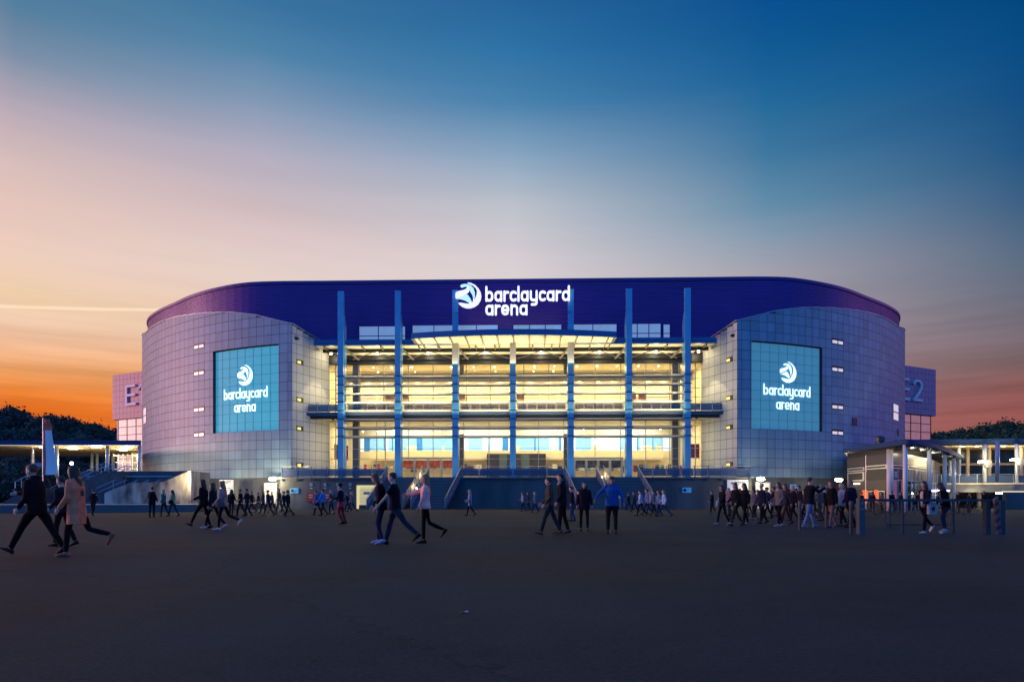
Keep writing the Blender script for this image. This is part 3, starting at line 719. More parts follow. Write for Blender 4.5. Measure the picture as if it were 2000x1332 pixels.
for x, s, ts_ in ((s2t, -SPL, (.10, .48)), (r2t, SPL, (.12,))):
    for t in ts_:
        l = MB().ball((x+s*t, YW-4.6*t-.05, ZB*(1-t)+.42), .09).build('step_lamp', M['bulb'], AR)
        lamp('stair_light', 'POINT', (x+s*t, YW-4.6*t-.05, ZB*(1-t)+.62), 60, (1, .58, .22), radius=.12, parent=AR)
for xa, xb, s in ((s1t, s3t, -SPL), (r1t, r3t, SPL)):
    MB().add([(xa+s*.0, YW-.02, 0), (xb, YW-.02, 0), (xb, YW-.02, ZB-.2), (xa, YW-.02, ZB-.2)], [(0, 1, 2, 3)]).build('stair_backing', M['concrete'], AR)
# --- upper balcony slab, side walkways
YB = .95
bx0, zt = A(582, 804, YB); bx1, _ = A(1431, 799, YB)
bz = 11.15
MB().box(bx0, bx1, YB, 5.0, bz-.35, bz).box(bx0-.0, bx1+.0, YB-.12, YB, bz-.34, bz+.02).build('balcony_slab', M['balc'], AR)
MB().box(bx0+.8, bx1-.8, YB+.5, YB+.85, bz-.68, bz-.352).build('balcony_beam', M['darksteel'], AR)
MB().box(bx0+.9, bx1-.9, YB+.9, 5.0, bz-.5, bz-.36).build('balcony_soffit', M['soffit'], AR)
balustrade(bx0+.9, CX[0]-.4, YB+.1, bz, 3, 1.15, foot=False); balustrade(CX[6]+.4, bx1-.9, YB+.1, bz, 3, 1.15, foot=False)
for k in range(6): balustrade(CX[k]+.5, CX[k+1]-.5, YB+.35, bz, 5, 1.1, foot=False, mat_=M['greyglass'])
# --- glass curtain wall
YG = 5.0
gx0, gx1 = inn1[0]+.05, -inn1[0]-.05
gl = MB().box(gx0, gx1, YG-.01, YG+.01, ZB+.05, bz-.5).box(gx0, gx1, YG-.01, YG+.01, bz+.02, 17.5)
cw = gl.build('curtain_wall', M['glass'], AR)
up = MB(); lo = MB()
for px in (643,656,703,750,798,846,911,958,1023,1072,1113,1162,1212,1261,1308,1327,1358,1373):
    x, _ = A(px, 700, YG)
    up.box(x-.05, x+.05, YG-.12, YG+.1, bz, 17.5)
for px in (643,656,703,736,753,798,846,906,955,1007,1052,1101,1113,1162,1212,1261,1308,1327,1358,1373):
    x, _ = A(px, 700, YG); lo.box(x-.04, x+.04, YG-.12, YG+.1, ZB, bz-.5)
for z in (16.6, 15.6, 14.45, 13.35, 12.25): up.box(gx0, gx1, YG-.10, YG-.04, z-.035, z+.035)
for z in (9.9, 8.6, 7.2, 5.95): lo.box(gx0, gx1, YG-.10, YG-.04, z-.035, z+.035)
lo.box(gx0, gx1, YG-.10, YG-.04, ZB, ZB+.12)
up.build('upper_frame', M['mull'], cw); lo.build('lower_frame', M['mull_lt'], cw)
for px, w in ((696, .75), (1318, .75)):
    x, _ = A(px, 800, YG+.6); MB().box(x-w/2, x+w/2, YG+.25, YG+1.0, ZB, 17.4).build('pillar', M['pillar'], AR)
for px, w in ((902, .55), (1105, .55), (1318, .5)):
    x, _ = A(px, 800, YG+.6)
    if px != 1318: MB().box(x-w/2, x+w/2, YG+.25, YG+.9, ZB, 9.0).box(x-w/2, x+w/2, YG+.25, YG+.9, 15.9, 17.4).build('pillar', M['pillar'], AR)
# --- hall interior
YI = 14.5
inn = MB()
inn.box(gx0-2, gx1+2, YI, YI+.2, ZB, 7.55).box(gx0-2, gx1+2, YI, YI+.2, 9.4, 18)
inn.box(gx0-2.0, gx0-.4, YG+.3, YI, ZB, 18).box(gx1+.4, gx1+2.0, YG+.3, YI, ZB, 18)
inn.build('hall_wall', M['cream'], AR)
MB().box(gx0-.4, gx1+.4, 10.2, 10.5, bz, 16.2).build('gallery_wall', M['cream'], AR)
MB().box(gx0-.4, gx1+.4, YG+.05, YI, 17.45, 17.8).build('hall_ceiling', M['soffit'], AR)
MB().box(gx0-.4, gx1+.4, YG+.05, YI, bz-.6, bz-.02).build('gallery_floor', M['soffit'], AR)
MB().box(gx0-.4, gx1+.4, YG+.05, YI, ZB-.1, ZB+.02).build('hall_floor', M['floorin'], AR)
# panels on the gallery wall: vertical seams, bulkheads, pictures
gs = MB()
for k in range(22): x = gx0+.8+k*2.05; gs.box(x-.02, x+.02, 10.17, 10.2, bz, 16.2)
gs.box(gx0, gx1, 10.0, 10.2, 15.9, 16.2); gs.build('wall_seam', M['mull'], AR)
for px0, px1 in ((750, 772), (786, 797), (895, 908), (1009, 1023), (1230, 1242), (1247, 1261)):
    a, z1 = A(px0, 769, 10.); b, z0 = A(px1, 779, 10.)
    p_ = MB().box(a, b, 9.95, 10.1, z0, z1).build('picture', M['picture'], AR)
# back counters and openings in the upper gallery
ct = MB()
for px0, px1 in ((700, 735), (746, 752), (1262, 1305)):
    a, z1 = A(px0, 772, 9.8); b, z0 = A(px1, 780, 9.8); ct.box(a, b, 9.7, 9.9, z0-.3, z1)
ct.build('counter', M['white'], AR)
# blue lit panel band at the back of the lower hall
bs = random.Random(3)
x = gx0+1.2; band = [MB(), MB(), MB()]
while x < gx1-1.5:
    w = bs.choice((.12, .2, .3, .45, .8, 1.3, 1.9)); c = bs.choice((0, 0, 1, 1, 2)) if w < 1 else bs.choice((1, 2, 2, 1))
    sk = [i for i in () ]
    z0 = 7.55 if bs.random() > .25 else 8.35
    band[c].box(x+.03, min(x+w, gx1-1.2), YI+.05, YI+.12, z0, 9.4); x += w
for i, nme in enumerate(('deep_blue_panel', 'sky_blue_panel', 'pale_blue_panel')): band[i].build(nme, M[nme], AR)
MB().box(gx0-2, gx1+2, YI+.13, YI+.2, 7.5, 9.45).build('band_backing', M['cream'], AR)
# lower bulkhead and dark doors in the middle, kiosk backs
MB().box(gx0+3, gx1-3, YI-2.2, YI-.02, 6.25, 7.5).build('bulkhead', M['cream'], AR)
a, z1 = A(951, 886, 11.5); b, z0 = A(1066, 930, 11.5)
MB().box(a, b, 11.4, 12.2, ZB, z1).build('dark_portal', M['portal'], AR)
for p0, p1 in ((975, 990), (1018, 1034)):
    a1, _ = A(p0, 886, 11.5); b1, _ = A(p1, 886, 11.5); MB().box(a1, b1, 11.3, 11.39, ZB, z1-.1).build('portal_door', M['portal2'], AR)
r3 = random.Random(5)
for k in range(60):
    px = 698+k*10.6+r3.uniform(-3, 3)
    if 940 < px < 1075: continue
    a, z1 = A(px, 905+r3.uniform(-2, 2), 10.8); w = r3.uniform(.2, .75)
    nm = r3.choice(['stall_red', 'stall_teal', 'stall_dark', 'stall_dark', 'stall_yellow', 'stall_white'])
    MB().box(a, a+w, 10.7, 11.0, z1-r3.uniform(.5, 1.1), z1-r3.uniform(0, .3)).build('hall_poster', M[nm], AR)
cb = MB()
for px in (700, 760, 1215, 1262, 1290): a, _ = A(px, 900, 11.); cb.box(a, a+1.8, 11.1, 11.9, ZB, ZB+1.15)
cb.build('hall_counter', M['mull_lt'], AR)
# hanging red banners
for px0, px1, py0, py1, y in ((653, 671, 868, 896, 5.9), (671, 680, 870, 899, 6.6), (1334, 1348, 872, 896, 6.6), (1346, 1366, 867, 894, 5.9)):
    a, z1 = A(px0, py0, y); b, z0 = A(px1, py1, y)
    bn = empty('red_banner', (a, y, z0), 0, AR); W_, H_ = b-a, z1-z0
    MB().box(0, W_, -.02, .02, 0, H_).build('cloth', M['banner'], bn)
    sw = MB()
    for r_ in (.25, .4): 
        P = [(W_*.55+r_*H_*math.cos(t)*.9, H_*.5+r_*H_*math.sin(t)) for t in np.linspace(2.2, 5.4, 14)]
        P = [(min(max(px_, .05), W_-.05), pz_) for px_, pz_ in P]
        for p, q in zip(P[:-1], P[1:]): sw.bar((p[0], -.03, p[1]), (q[0], -.03, q[1]), .015, .1, up=(0, 1, 0)) if (p[0]-q[0])**2+(p[1]-q[1])**2 > 1e-5 else None
    if sw.v: sw.build('swirl', M['stall_white'], bn)
# entrance doors
for xa_, xb_ in ((783, 888), (1122, 1215)):
    a, zt_ = A(xa_, 897, YG-.3); b, _ = A(xb_, 897, YG-.3); n = 4
    dr = empty('entrance_door', (a, YG-.25, ZB), 0, AR); W_ = (b-a)/n; H_ = zt_-ZB
    fr = MB()
    for i in range(n+1): fr.box(i*W_-.12, i*W_+.12, -.1, .1, 0, H_)
    fr.box(-.12, b-a+.12, -.11, .11, H_, H_+.25); 
    for i in range(n): fr.box(i*W_+.12, (i+1)*W_-.12, -.05, .05, 0, .18); fr.box(i*W_+.12, (i+1)*W_-.12, -.05, .05, 1.15, 1.25)
    fr.build('frame', M['mull_lt'], dr)
    for i in range(n):
        MB().box(i*W_+.16, (i+1)*W_-.16, .06, .09, 1.35, H_-.1).build('poster', M[('posterA', 'posterB')[xa_ > 1000]], dr)
# --- canopies
zc = 18.9
side_l, _ = A(616, 672, .8); side_r, _ = A(1397, 668, .8)
cl_, cr_ = A(803, 655, -2.4)[0], A(1204, 655, -2.4)[0]
def rib_canopy(x0, x1, yf, yb, name):
    pass
sf = MB().box(side_l, side_r, .8, 7.0, zc, zc+.12); sf.build('canopy_soffit', M['soffit'], AR)
MB().box(side_l-.1, side_r+.1, .75, 7.2, zc+.13, zc+.3).build('canopy_roof', M['bluesteel'], AR)
fa = [side_l-.1]+CX+[side_r+.1]
for i in range(len(fa)-1):
    a, b = fa[i]+(.55 if i > 0 else 0), fa[i+1]-(.55 if i < len(fa)-2 else 0)
    if 2 < i < 5: continue
    MB().box(a, b, .5, .75, zc-.05, zc+.62).build('fascia', M['fasciablue'], AR)
    MB().box(a, b, .47, .5, zc+.2, zc+.24).build('fascia_trim', M['darksteel'], AR)
db = MB().box(side_l+.3, side_r-.3, 2.6, 2.95, zc-.40, zc-.02)
MB().add([(side_l+1.2, 2.96, zc-.03), (side_r-1.2, 2.96, zc-.03), (side_r-2, 4.75, zc-.5), (side_l+2, 4.75, zc-.5), (side_l+1.2, 2.96, zc+.0), (side_r-1.2, 2.96, zc+.0), (side_r-2, 4.8, zc-.44), (side_l+2, 4.8, zc-.44)], [(0,3,2,1),(4,5,6,7),(0,1,5,4),(1,2,6,5),(2,3,7,6),(3,0,4,7)]).build('sloping_soffit', M['soffit'], AR)
db.box(side_l+1.6, side_r-1.6, 4.76, 4.98, zc-1.02, zc-.0).box(side_l+2.2, side_r-2.2, 4.2, 4.45, zc-.95, zc-.45).box(gx0-.8, gx1+.8, 4.7, 4.98, 17.42, 17.84)
db.box(side_l+.6, gx0+1.2, 4.3, 4.5, 17.4, zc-.3).box(gx1-1.2, side_r-.6, 4.3, 4.5, 17.4, zc-.3)
db.build('canopy_beam', M['black'], AR)
for k, x in enumerate(np.linspace(side_l+1, side_r-1, 21)):
    MB().bar((x, .8, zc-.12), (x+(0 if abs(x) < 30 else 0), 5, zc-.12), .11, .22).build('canopy_rib', M['ribsteel'], AR)
for k in range(6):
    a, b = CX[k], CX[k+1]; m_ = (a+b)/2
    br = MB().bar((a+.4, 4.0, zc-1.0), (m_, 2.8, zc-.3), .09, .09).bar((b-.4, 4.0, zc-1.0), (m_, 2.8, zc-.3), .09, .09)
    br.bar((a+.2, 1.0, zc-.3), (a+1.1, 4.2, zc-.95), .16, .2) if k < 3 else br.bar((b-.2, 1.0, zc-.3), (b-1.1, 4.2, zc-.95), .16, .2)
    br.build('canopy_brace', M['ribsteel'], AR)
# central canopy: projecting, bowed front
nb = 24; fr_ = []
for i in range(nb+1):
    t = i/nb; x = cl_+(cr_-cl_)*t; y = -2.3-1.5*(1-(2*t-1)**2); fr_.append((x, y))
zq = 18.95
poly = fr_+[(cr_+1.3, 1.2), (cl_-1.3, 1.2)]
MB().prism(fr_+[(cr_-.3, .9), (cl_+.3, .9)], zq+.0, zq+.1).build('canopy_soffit', M['soffit'], AR)
MB().prism([(x*1.0, y-.03) for x, y in fr_]+[(cr_, 3), (cl_, 3)], zq+.5, zq+.58).build('canopy_roof', M['bluesteel'], AR)
rings = [[(x, y, zq-.08), (x, y-.14, zq-.08), (x, y-.14, zq+.56), (x, y, zq+.56)] for x, y in fr_]
MB().loft(rings).build('fascia', M['fasciablue'], AR, fix=True)
MB().box(cl_-.05, cl_+.3, -2.3, 3, zq-.02, zq+.5).box(cr_-.3, cr_+.05, -2.3, 3, zq-.02, zq+.5).build('canopy_side', M['darksteel'], AR)
for k in range(13):
    t = (k+.5)/13; x = cl_+(cr_-cl_)*t; y = -2.3-1.5*(1-(2*t-1)**2)
    MB().bar((x, y+.1, zq-.11), (x, 2.7, zq-.11), .1, .2).build('canopy_rib', M['ribsteel'], AR)
# canopy downlights and hall spots
dl = MB().lathe([(.02, 0), (.13, 0), (.13, .06), (.02, .06)], n=12).mesh('canopy_downlight', M['bulbhot'])
for px in (647, 737, 836, 948, 1057, 1171, 1281, 1364):
    x, _ = A(px, 686, 3.2); place('canopy_downlight', dl, AR, (x, 3.15, zc-.52))
    lamp('canopy_light', 'POINT', (x, 3.15, zc-.7), 70, (1, .8, .5), radius=.15, parent=AR)
sp_ = MB().ball((0, 0, 0), .1, 10, 6).mesh('spot_lamp', M['bulbhot'])
spm = MB().ball((0, 0, 0), .065, 8, 5).mesh('spot_lamp', M['bulbhot'])
for px, py in ((729,717),(738,727),(765,718),(804,717),(811,726),(849,725),(881,717),(925,716),(928,725),(966,716),(968,725),(1044,716),(1042,725),(1083,715),(1081,725),(1127,715),(1166,715),(1160,723),(1205,714),(1198,723),(1247,714),(1240,723),(1286,714),(1278,723),(1331,713)):
    far = py > 720; y = 9.3 if far else 6.6; x, z = A(px, py, y); place('spot_lamp', spm if far else sp_, AR, (x, y, z))
for px, py in ((920,838),(971,842),(1034,837),(1085,841),(808,838),(859,843),(737,843),(709,843),(768,840),(1247,836),(1215,843),(1290,838),(1140,840)):
    x, z = A(px, py, 9.); place('spot_lamp', spm, AR, (x, 9., z))
# room light: rows of ceiling luminaires
WARM = (1, .79, .40)
for x in np.linspace(-19, 19, 7):
    for dx in (-2., 0, 2.): lamp('gallery_spot', 'SPOT', (x+dx, 9.55, 16.9), 620, WARM, parent=AR, tgt=(x+dx, 9.9, 11), spot=70, blend=.4, radius=.08)
    lamp('hall_light', 'AREA', (x, 7.6, 17.3), 500*LK_UP, WARM, 5.2, 3.6, parent=AR)
    lamp('hall_light', 'AREA', (x, 8.8, bz-.75), 450*LK_LO, WARM, 5.2, 4, parent=AR)
for x in (-15, -5, 5, 15): lamp('hall_light', 'AREA', (x, 12.6, 10.2), 200*LK_LO, (.75, .88, 1), 8, 1, parent=AR, tgt=(x, 14.6, 8.2))
# canopy uplights (on top of the glazing beam) and flank wall washers
for x in np.linspace(-16.55, 16.55, 6):
    lamp('canopy_uplight', 'AREA', (x, 3.4, zc-1.9), 110, (1, .82, .5), 5.6, .8, parent=AR, tgt=(x, 3.5, zc))
    lamp('canopy_uplight', 'AREA', (x, 1.6, zc-1.9), 70, (1, .82, .5), 5.6, .6, parent=AR, tgt=(x, 1.5, zc))
    lamp('louver_fill_low', 'AREA', (x, -1.1, ZB+.2), 70, (1, .84, .52), 4.2, .3, parent=AR, tgt=(x, .1, ZB+5))  # added fill lamp, brightens the undersides of the lower louvers
    lamp('louver_fill_high', 'AREA', (x, -.35, bz-.3), 210, (1, .84, .52), 5.4, .12, parent=AR, tgt=(x, .4, bz+4))  # same kind of added fill for the upper louvers, no fixture there
for x in (-8, 0, 8): lamp('canopy_uplight', 'AREA', (x, -.4, zc-2.6), 130, (1, .84, .52), 6, .5, parent=AR, tgt=(x, -1.4, zc))
for sd in (-1, 1):
    lamp('wall_washer', 'SPOT', (sd*21.2, 1.6, 17.9), 1900, (1, .82, .48), parent=AR, tgt=(sd*21.7, 1.5, 10), spot=72, blend=.12, radius=.08)
    lamp('wall_washer', 'SPOT', (sd*21.2, 1.6, 10.4), 1700, (1, .82, .48), parent=AR, tgt=(sd*21.7, 1.5, 3), spot=76, blend=.12, radius=.08)
    for zz, ee in ((14.2, 90), (7.2, 90)): lamp('wall_washer', 'AREA', (sd*20.35, 2.6, zz), ee, (1, .82, .5), 1.2, 4.5, parent=AR, tgt=(sd*24, .8, zz))
    for z in (10.45, 18.0):
        MB().box(sd*21.2-.12, sd*21.2+.12, 1.5, 1.75, z-.1, z+.1).build('washer_housing', M['darksteel'], AR)
# exterior details on the base wall
def on_wall(px0, px1, py0, py1, y=YW+.02):
    a, z1 = A(px0, py0, y); b, z0 = A(px1, py1, y); return a, b, z0, z1
a, b, z0, z1 = on_wall(701, 744, 951, 990)
gd = empty('service_door', (a, YW+.1, 0), 0, AR); W_ = b-a
MB().box(-.25, 0, -.12, .1, 0, z1+.2).box(W_, W_+.25, -.12, .1, 0, z1+.2).box(0, W_, -.12, .1, z1, z1+.2).build('frame', M['doorglow'], gd)
MB().box(0, W_, -.02, .04, .05, z1).build('leaf', M['doorglow2'], gd)
dt = MB().box(.5, 1.2, -.04, -.021, z1-.8, z1-.55)
for k in range(1, 6): dt.box(0, W_, -.035, -.021, z1*k/6-.012, z1*k/6+.012)
dt.build('seam', M['mull'], gd)
# roof-side windows, vents on the right wing
def wingbox(side, px, py0, py1, w, name, parts, off=.05):
    s = ws(px, side); fx = (lambda p: p) if side < 0 else (lambda p: (-p[0], p[1]))
    z1, z0 = wz(s, py0, side), wz(s, py1, side); e = empty(name, (0, 0, 0), 0, AR)
    for (u0, u1, v0, v1, o_, nm, m_) in parts:
        pa, pb = fx(warc(s+u0*w, off+o_)), fx(warc(s+u1*w, off+o_)); qa, qb = fx(warc(s+u0*w, -.02)), fx(warc(s+u1*w, -.02))
        Z0, Z1 = z0+(z1-z0)*v0, z0+(z1-z0)*v1
        MB().loft([[(*pa, Z0), (*qa, Z0), (*qa, Z1), (*pa, Z1)], [(*pb, Z0), (*qb, Z0), (*qb, Z1), (*pb, Z1)]]).build(nm, m_, e, fix=True)
wp = [(0, 1, 0, 1, 0, 'frame', M['redframe'])]+[(i/3+.05, (i+1)/3-.03, j/2+.04, (j+1)/2-.04, .03, 'pane', M['paneemit']) for i in range(3) for j in range(2)]
wingbox(-1, 286.5, 794, 826, 2.6, 'window', wp); wingbox(1, 1744, 787, 820, 2.6, 'window', wp)
wingbox(1, 1664, 815, 831, 1.05, 'vent', [(0, 1, 0, 1, 0, 'grille', M['black'])]+[(0.05, .95, k/7, k/7+.05, .02, 'slat', M['darksteel']) for k in range(1, 7)])
wingbox(1, 1752, 837, 851, .9, 'vent', [(0, 1, 0, 1, 0, 'grille', M['black'])])
for sd in (-1, 1):
    x0, y0 = (inn0[0]+.35, inn0[1]+.9); 
    cmr = empty('security_camera', (x0 if sd < 0 else -x0, y0, 19.4), 0, AR)
    MB().bar((0, 0, 0), (.35*(-sd), -.3, -.05), .05, .05).build('arm', M['black'], cmr); MB().box(-.2, .2, -.5, -.25, -.2, .1).build('housing', M['black'], cmr)
# --- E1 / E2 stair towers at the sides
def tower(side):
    if side < 0: pa, pb = wpt(219.5, 122), wpt(300, 116.5)
    else: pa, pb = wpt(1740, 114), wpt(1828, 119.5)
    T = empty('stair_tower', (pa[0], pa[1], 0), math.atan2(pb[1]-pa[1], pb[0]-pa[0]))
    L = math.hypot(pb[0]-pa[0], pb[1]-pa[1])
    ztop = CH+(HY-(733 if side < 0 else 722))/FPX*(122 if side < 0 else 119.5); zb = CH+(HY-(820 if side < 0 else 812.5))/FPX*(122 if side < 0 else 119.5)
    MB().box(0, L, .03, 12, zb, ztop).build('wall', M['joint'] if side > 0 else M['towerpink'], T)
    pn = MB(); nx_, nz_ = int(L/1.09)+1, 8; px_, pz_ = L/nx_, (ztop-zb)/nz_
    for i in range(nx_):
        for j in range(nz_): pn.box(i*px_+.025, (i+1)*px_-.025, 0, .03, zb+j*pz_+.025, zb+(j+1)*pz_-.025, tone=rng.uniform(.94, 1.05))
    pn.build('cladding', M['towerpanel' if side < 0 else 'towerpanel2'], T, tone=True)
    MB().box(.4, L-.4, .6, 11.6, 3.8, zb).build('shaft', M['bluesteel'], T)
    g0, g1 = (1.2, L-.2) if side < 0 else (.2, L-1.0)
    gg = MB().box(g0, g1, .35, .4, 4, zb-.02).build('glazing', M['towerglass' if side < 0 else 'towerglass2'], T)
    fr = MB()
    for k in range(9): fr.box(g0-.03, g1+.03, .28, .345, 4+k*(zb-4)/8-.07 if k < 8 else zb-.12, 4+k*(zb-4)/8+.04 if k < 8 else zb-.02)
    for k in range(5): xx = g0+(g1-g0)*k/4; fr.box(xx-.06, xx+.06, .26, .35, 4, zb-.02)
    fr.build('mullions', M['winframe'], T)
    hgt = 3.5; let = MB(); dd = lambda x: x
    def E(x, z, w, h_, t): 
        let.box(x, x+t, -.3, -.02, z, z+h_)
        for zz in (z, z+h_/2-t/2, z+h_-t): let.box(x+t, x+w*(.92 if zz != z else 1), -.3, -.02, zz, zz+t)
    def px2x(px):
        lo, hi = -20., 40.
        for _ in range(40):
            m = (lo+hi)/2; X = pa[0]+(pb[0]-pa[0])*m/L; Y = pa[1]+(pb[1]-pa[1])*m/L
            if HX+FPX*X/Y < px: lo = m
            else: hi = m
        return lo
    if side < 0:
        x0 = px2x(248); x1 = px2x(268); z1 = CH+(HY-753)/FPX*120; z0 = CH+(HY-793)/FPX*120; t = .42
        E(x0, z0, x1-x0, z1-z0, t); xs = x1+1.6; let.box(xs, xs+t, -.3, -.02, z0, z1); let.bar((xs+.1, -.16, z1-.25), (xs-1.0, -.16, z1-1.0), .28, .35, up=(0, 1, 0))
    else:
        x1 = px2x(1775); x0 = x1-2.0; z1 = CH+(HY-741)/FPX*117; z0 = CH+(HY-784)/FPX*117; t = .42
        E(x0, z0, x1-x0, z1-z0, t); xs = px2x(1781.5); w = px2x(1799)-xs; H_ = z1-z0
        P = [(t/2, .77)]+[(w/2-(w/2-t/2)*math.cos(a_)*1, .74+.20*math.sin(a_)) for a_ in np.linspace(.15, PI, 12)]+[(w-t*.6, .62), (w*.62, .38), (t*.7, .06)]
        pts = [(xs+a_, z0+b_*H_) for a_, b_ in P]
        R_ = []
        for i, p in enumerate(pts):
            d_ = (Vector(pts[min(i+1, len(pts)-1)])-Vector(pts[max(i-1, 0)])).normalized(); m_ = Vector((-d_.y, d_.x))*t/2
            a_, b_ = Vector(p)+m_, Vector(p)-m_; R_.append([(a_.x, -.3, a_.y), (b_.x, -.3, b_.y), (b_.x, -.02, b_.y), (a_.x, -.02, a_.y)])
        let.loft(R_); let.box(xs, xs+w, -.3, -.02, z0, z0+t)
    let.build('lettering', M['towerletter'], T, fix=True)
    return T
t1 = tower(-1); tag(t1, 'pink lit square panelled stair tower carrying E1 left of the arena', 'tower')
t2 = tower(1); tag(t2, 'violet lit panelled stair tower carrying E2 right of the arena', 'tower')
# --- main roof sign
SG = empty('arena_sign', (*to_world(0, -.3), 0), -A0); tag(SG, 'big glowing white barclaycard arena lettering with round emblem in front of the indigo roof', 'sign')
smp = lambda u, v, d: (u, -d, v)
cx_, cz_ = A(915, 578, -.3); rr_ = 25.2/FPX*77.7
for ks, m_, nm in ((('crescent', 'hand'), M['signviolet'], 'emblem'), (('blue', 'palm'), M['signblue'], 'emblem_inlay')):
    e_ = MB(); emblem(e_, smp, cx_, cz_, rr_, .25, keys=ks); e_.build(nm, m_, SG, fix=True)
xa, zb_ = A(948.5, 589.3, -.3); xb, _ = A(1112.5, 589, -.3); _, zx = A(948, 570, -.3)
w_ = MB(); word(w_, 'barclaycard', smp, 0, zb_, zx-zb_, .21, .25, xb-xa, left=xa)
xa2, zb2 = A(948.5, 616, -.3); xb2, _ = A(1030, 616, -.3); word(w_, 'arena', smp, 0, zb2, zx-zb_, .21, .25, xb2-xa2, left=xa2)
w_.build('lettering', M['signwhite'], SG, fix=True)
fr = MB(); xL, _ = A(889, 570, 0); xR, _ = A(1116, 570, 0)
for zz in (zb_+.3, zb2+.3): fr.box(xL, xR, .06, .12, zz, zz+.06)
fr.build('support_rail', M['indigo'], SG)
# --- signs, lamps and small things on the base wall
def board(px0, px1, py0, py1, y, label, m_, name='sign_board', text=False, group=None):
    a, z1 = A(px0, py0, y); b, z0 = A(px1, py1, y); X, Y = to_world(a, y)
    e = empty(name, (X, Y, 0), -A0); W_ = b-a
    MB().box(0, W_, -.05, .0, z0, z1).build('panel', m_, e)
    tag(e, label, 'sign', group)
    return e, W_, z0, z1
def small_logo(e, W_, z0, z1, m_, big=True):
    k = W_/2.4
    mp = lambda u, v, d: (u, -.052-d, v)
    em = MB(); emblem(em, mp, W_*.24, z1-.36*k, .17*k, .01, mono=True); em.build('emblem', m_, e, fix=True)
    tx = MB(); word(tx, 'barclaycard', mp, 0, z1-.38*k, .16*k, .026*k, .01, W_*.46, left=W_*.36); word(tx, 'arena', mp, 0, z1-.60*k, .14*k, .026*k, .01, W_*.2, left=W_*.36)
    tx.build('lettering', m_, e, fix=True)
navy = mat('navy_print', (.01,.03,.12), .5)
e, W_, z0, z1 = board(429.5, 455.5, 938, 966, -.6+2, 'tall white barclaycard arena notice board on the concrete wall left of the doors', M['board'])
e.location = (*wpt(429.5, 78.3)[:2], 0); small_logo(e, W_, z0, z1, navy)
for k in range(3): MB().box(W_*.45, W_*.8, -.06, -.05, z1-.95-.22*k, z1-.9-.22*k).build('text_line', navy, e)
e, W_, z0, z1 = board(1420, 1461, 937, 972, YW-.02, 'wide white barclaycard arena board behind the crowd on the right', M['board']); small_logo(e, W_, z0, z1, navy)
lb = mat('light_blue_sign', (.12,.42,.7), .5, emit=lin('4fa0d8'), estr=.25)
for px0, px1, py0, py1, side, lab in ((567, 583, 953, 963, YW+.1, 'small light blue wall sign right of the left white door'), (1333, 1350, 952, 962, YW+.1, 'small light blue wall sign beside the right stairs'), (1543, 1555, 946, 955, YW+1.6, 'small light blue wall sign above the heads of the right crowd')):
    e, W_, z0, z1 = board(px0, px1, py0, py1, side, lab, lb, 'wall_sign')
    if px0 == 1543: e.location = (*wpt(1543, 75.6)[:2], 0)
    MB().lathe([(.01, 0), (.2*W_, 0), (.2*W_, .01), (.01, .01)], n=14).build('round_symbol', navy, e, loc=(W_*.25, -.06, (z0+z1)/2)).rotation_euler = (R(90), 0, 0)
    MB().bar((W_*.5, -.06, z0+.15), (W_*.8, -.06, z0+.4), .02, .1, up=(0, 1, 0)).build('arrow', navy, e)
for px in (608, 635, 660, 684):
    a, z1 = A(px, 946, YW+.1); X, Y = to_world(a, YW+.1); e = empty('round_sign', (X, Y, z1), -A0)
    MB().lathe([(.01, 0), (.16, 0), (.16, .03), (.01, .03)], n=16).build('disc', M['white'], e).rotation_euler = (R(90), 0, 0)
    MB().lathe([(.01, 0), (.09, 0), (.09, .035), (.01, .035)], n=16).build('symbol', navy, e).rotation_euler = (R(90), 0, 0)
    MB().box(-.14, .14, -.03, 0, -.46, -.38).build('strip', M['white'], e)
    tag(e, {608: 'round white sign above the left red cabinet, leftmost of four', 635: 'round white sign second from left of four on the base wall', 660: 'round white sign third from left of four on the base wall', 684: 'round white sign nearest the yellow service door'}[px], 'sign', 'round signs on the base wall')
for px0, px1, lab in ((600, 617, 'red cabinet with white labels on the base wall, left one'), (633, 648, 'red cabinet on the base wall behind the walkers in blue')):
    a, z1 = A(px0, 961, YW+.1); b, z0 = A(px1, 979, YW+.1); X, Y = to_world(a, YW+.1); e = empty('wall_cabinet', (X, Y, 0), -A0)
    MB().box(0, b-a, -.2, .0, z0, z1).build('case', M['red'], e)
    for k in range(2): MB().box((b-a)*.25, (b-a)*.7, -.21, -.2, z1-.35-.25*k, z1-.27-.25*k).build('label_strip', M['white'], e)
    tag(e, lab, 'cabinet')
def plain_door(px0, px1, py0, D, lab):
    p = wpt(px0, D); q = wpt(px1, D, py0); e = empty('side_door', (p[0], p[1], 0), 0); W_ = q[0]-p[0]; H_ = q[2]
    MB().box(0, W_, -.04, .02, .05, H_).build('leaf', M['doorpale'], e)
    MB().box(-.12, 0, -.08, .05, 0, H_+.12).box(W_, W_+.12, -.08, .05, 0, H_+.12).box(0, W_, -.08, .05, H_, H_+.12).build('frame', M['alu'], e)
    MB().box(W_*.1, W_*.2, -.1, -.04, H_*.45, H_*.47).build('handle', M['black'], e)
    tag(e, lab, 'door')
plain_door(518, 539, 945, 77.6, 'pale grey door in the concrete base under the bright left wall lamp')
plain_door(1478, 1502, 944, 74.9, 'pale door under the wall lamp behind the right crowd')
plain_door(385, 405, 943, 79.5, 'pale door under the lamp beside the lit ramp wall')
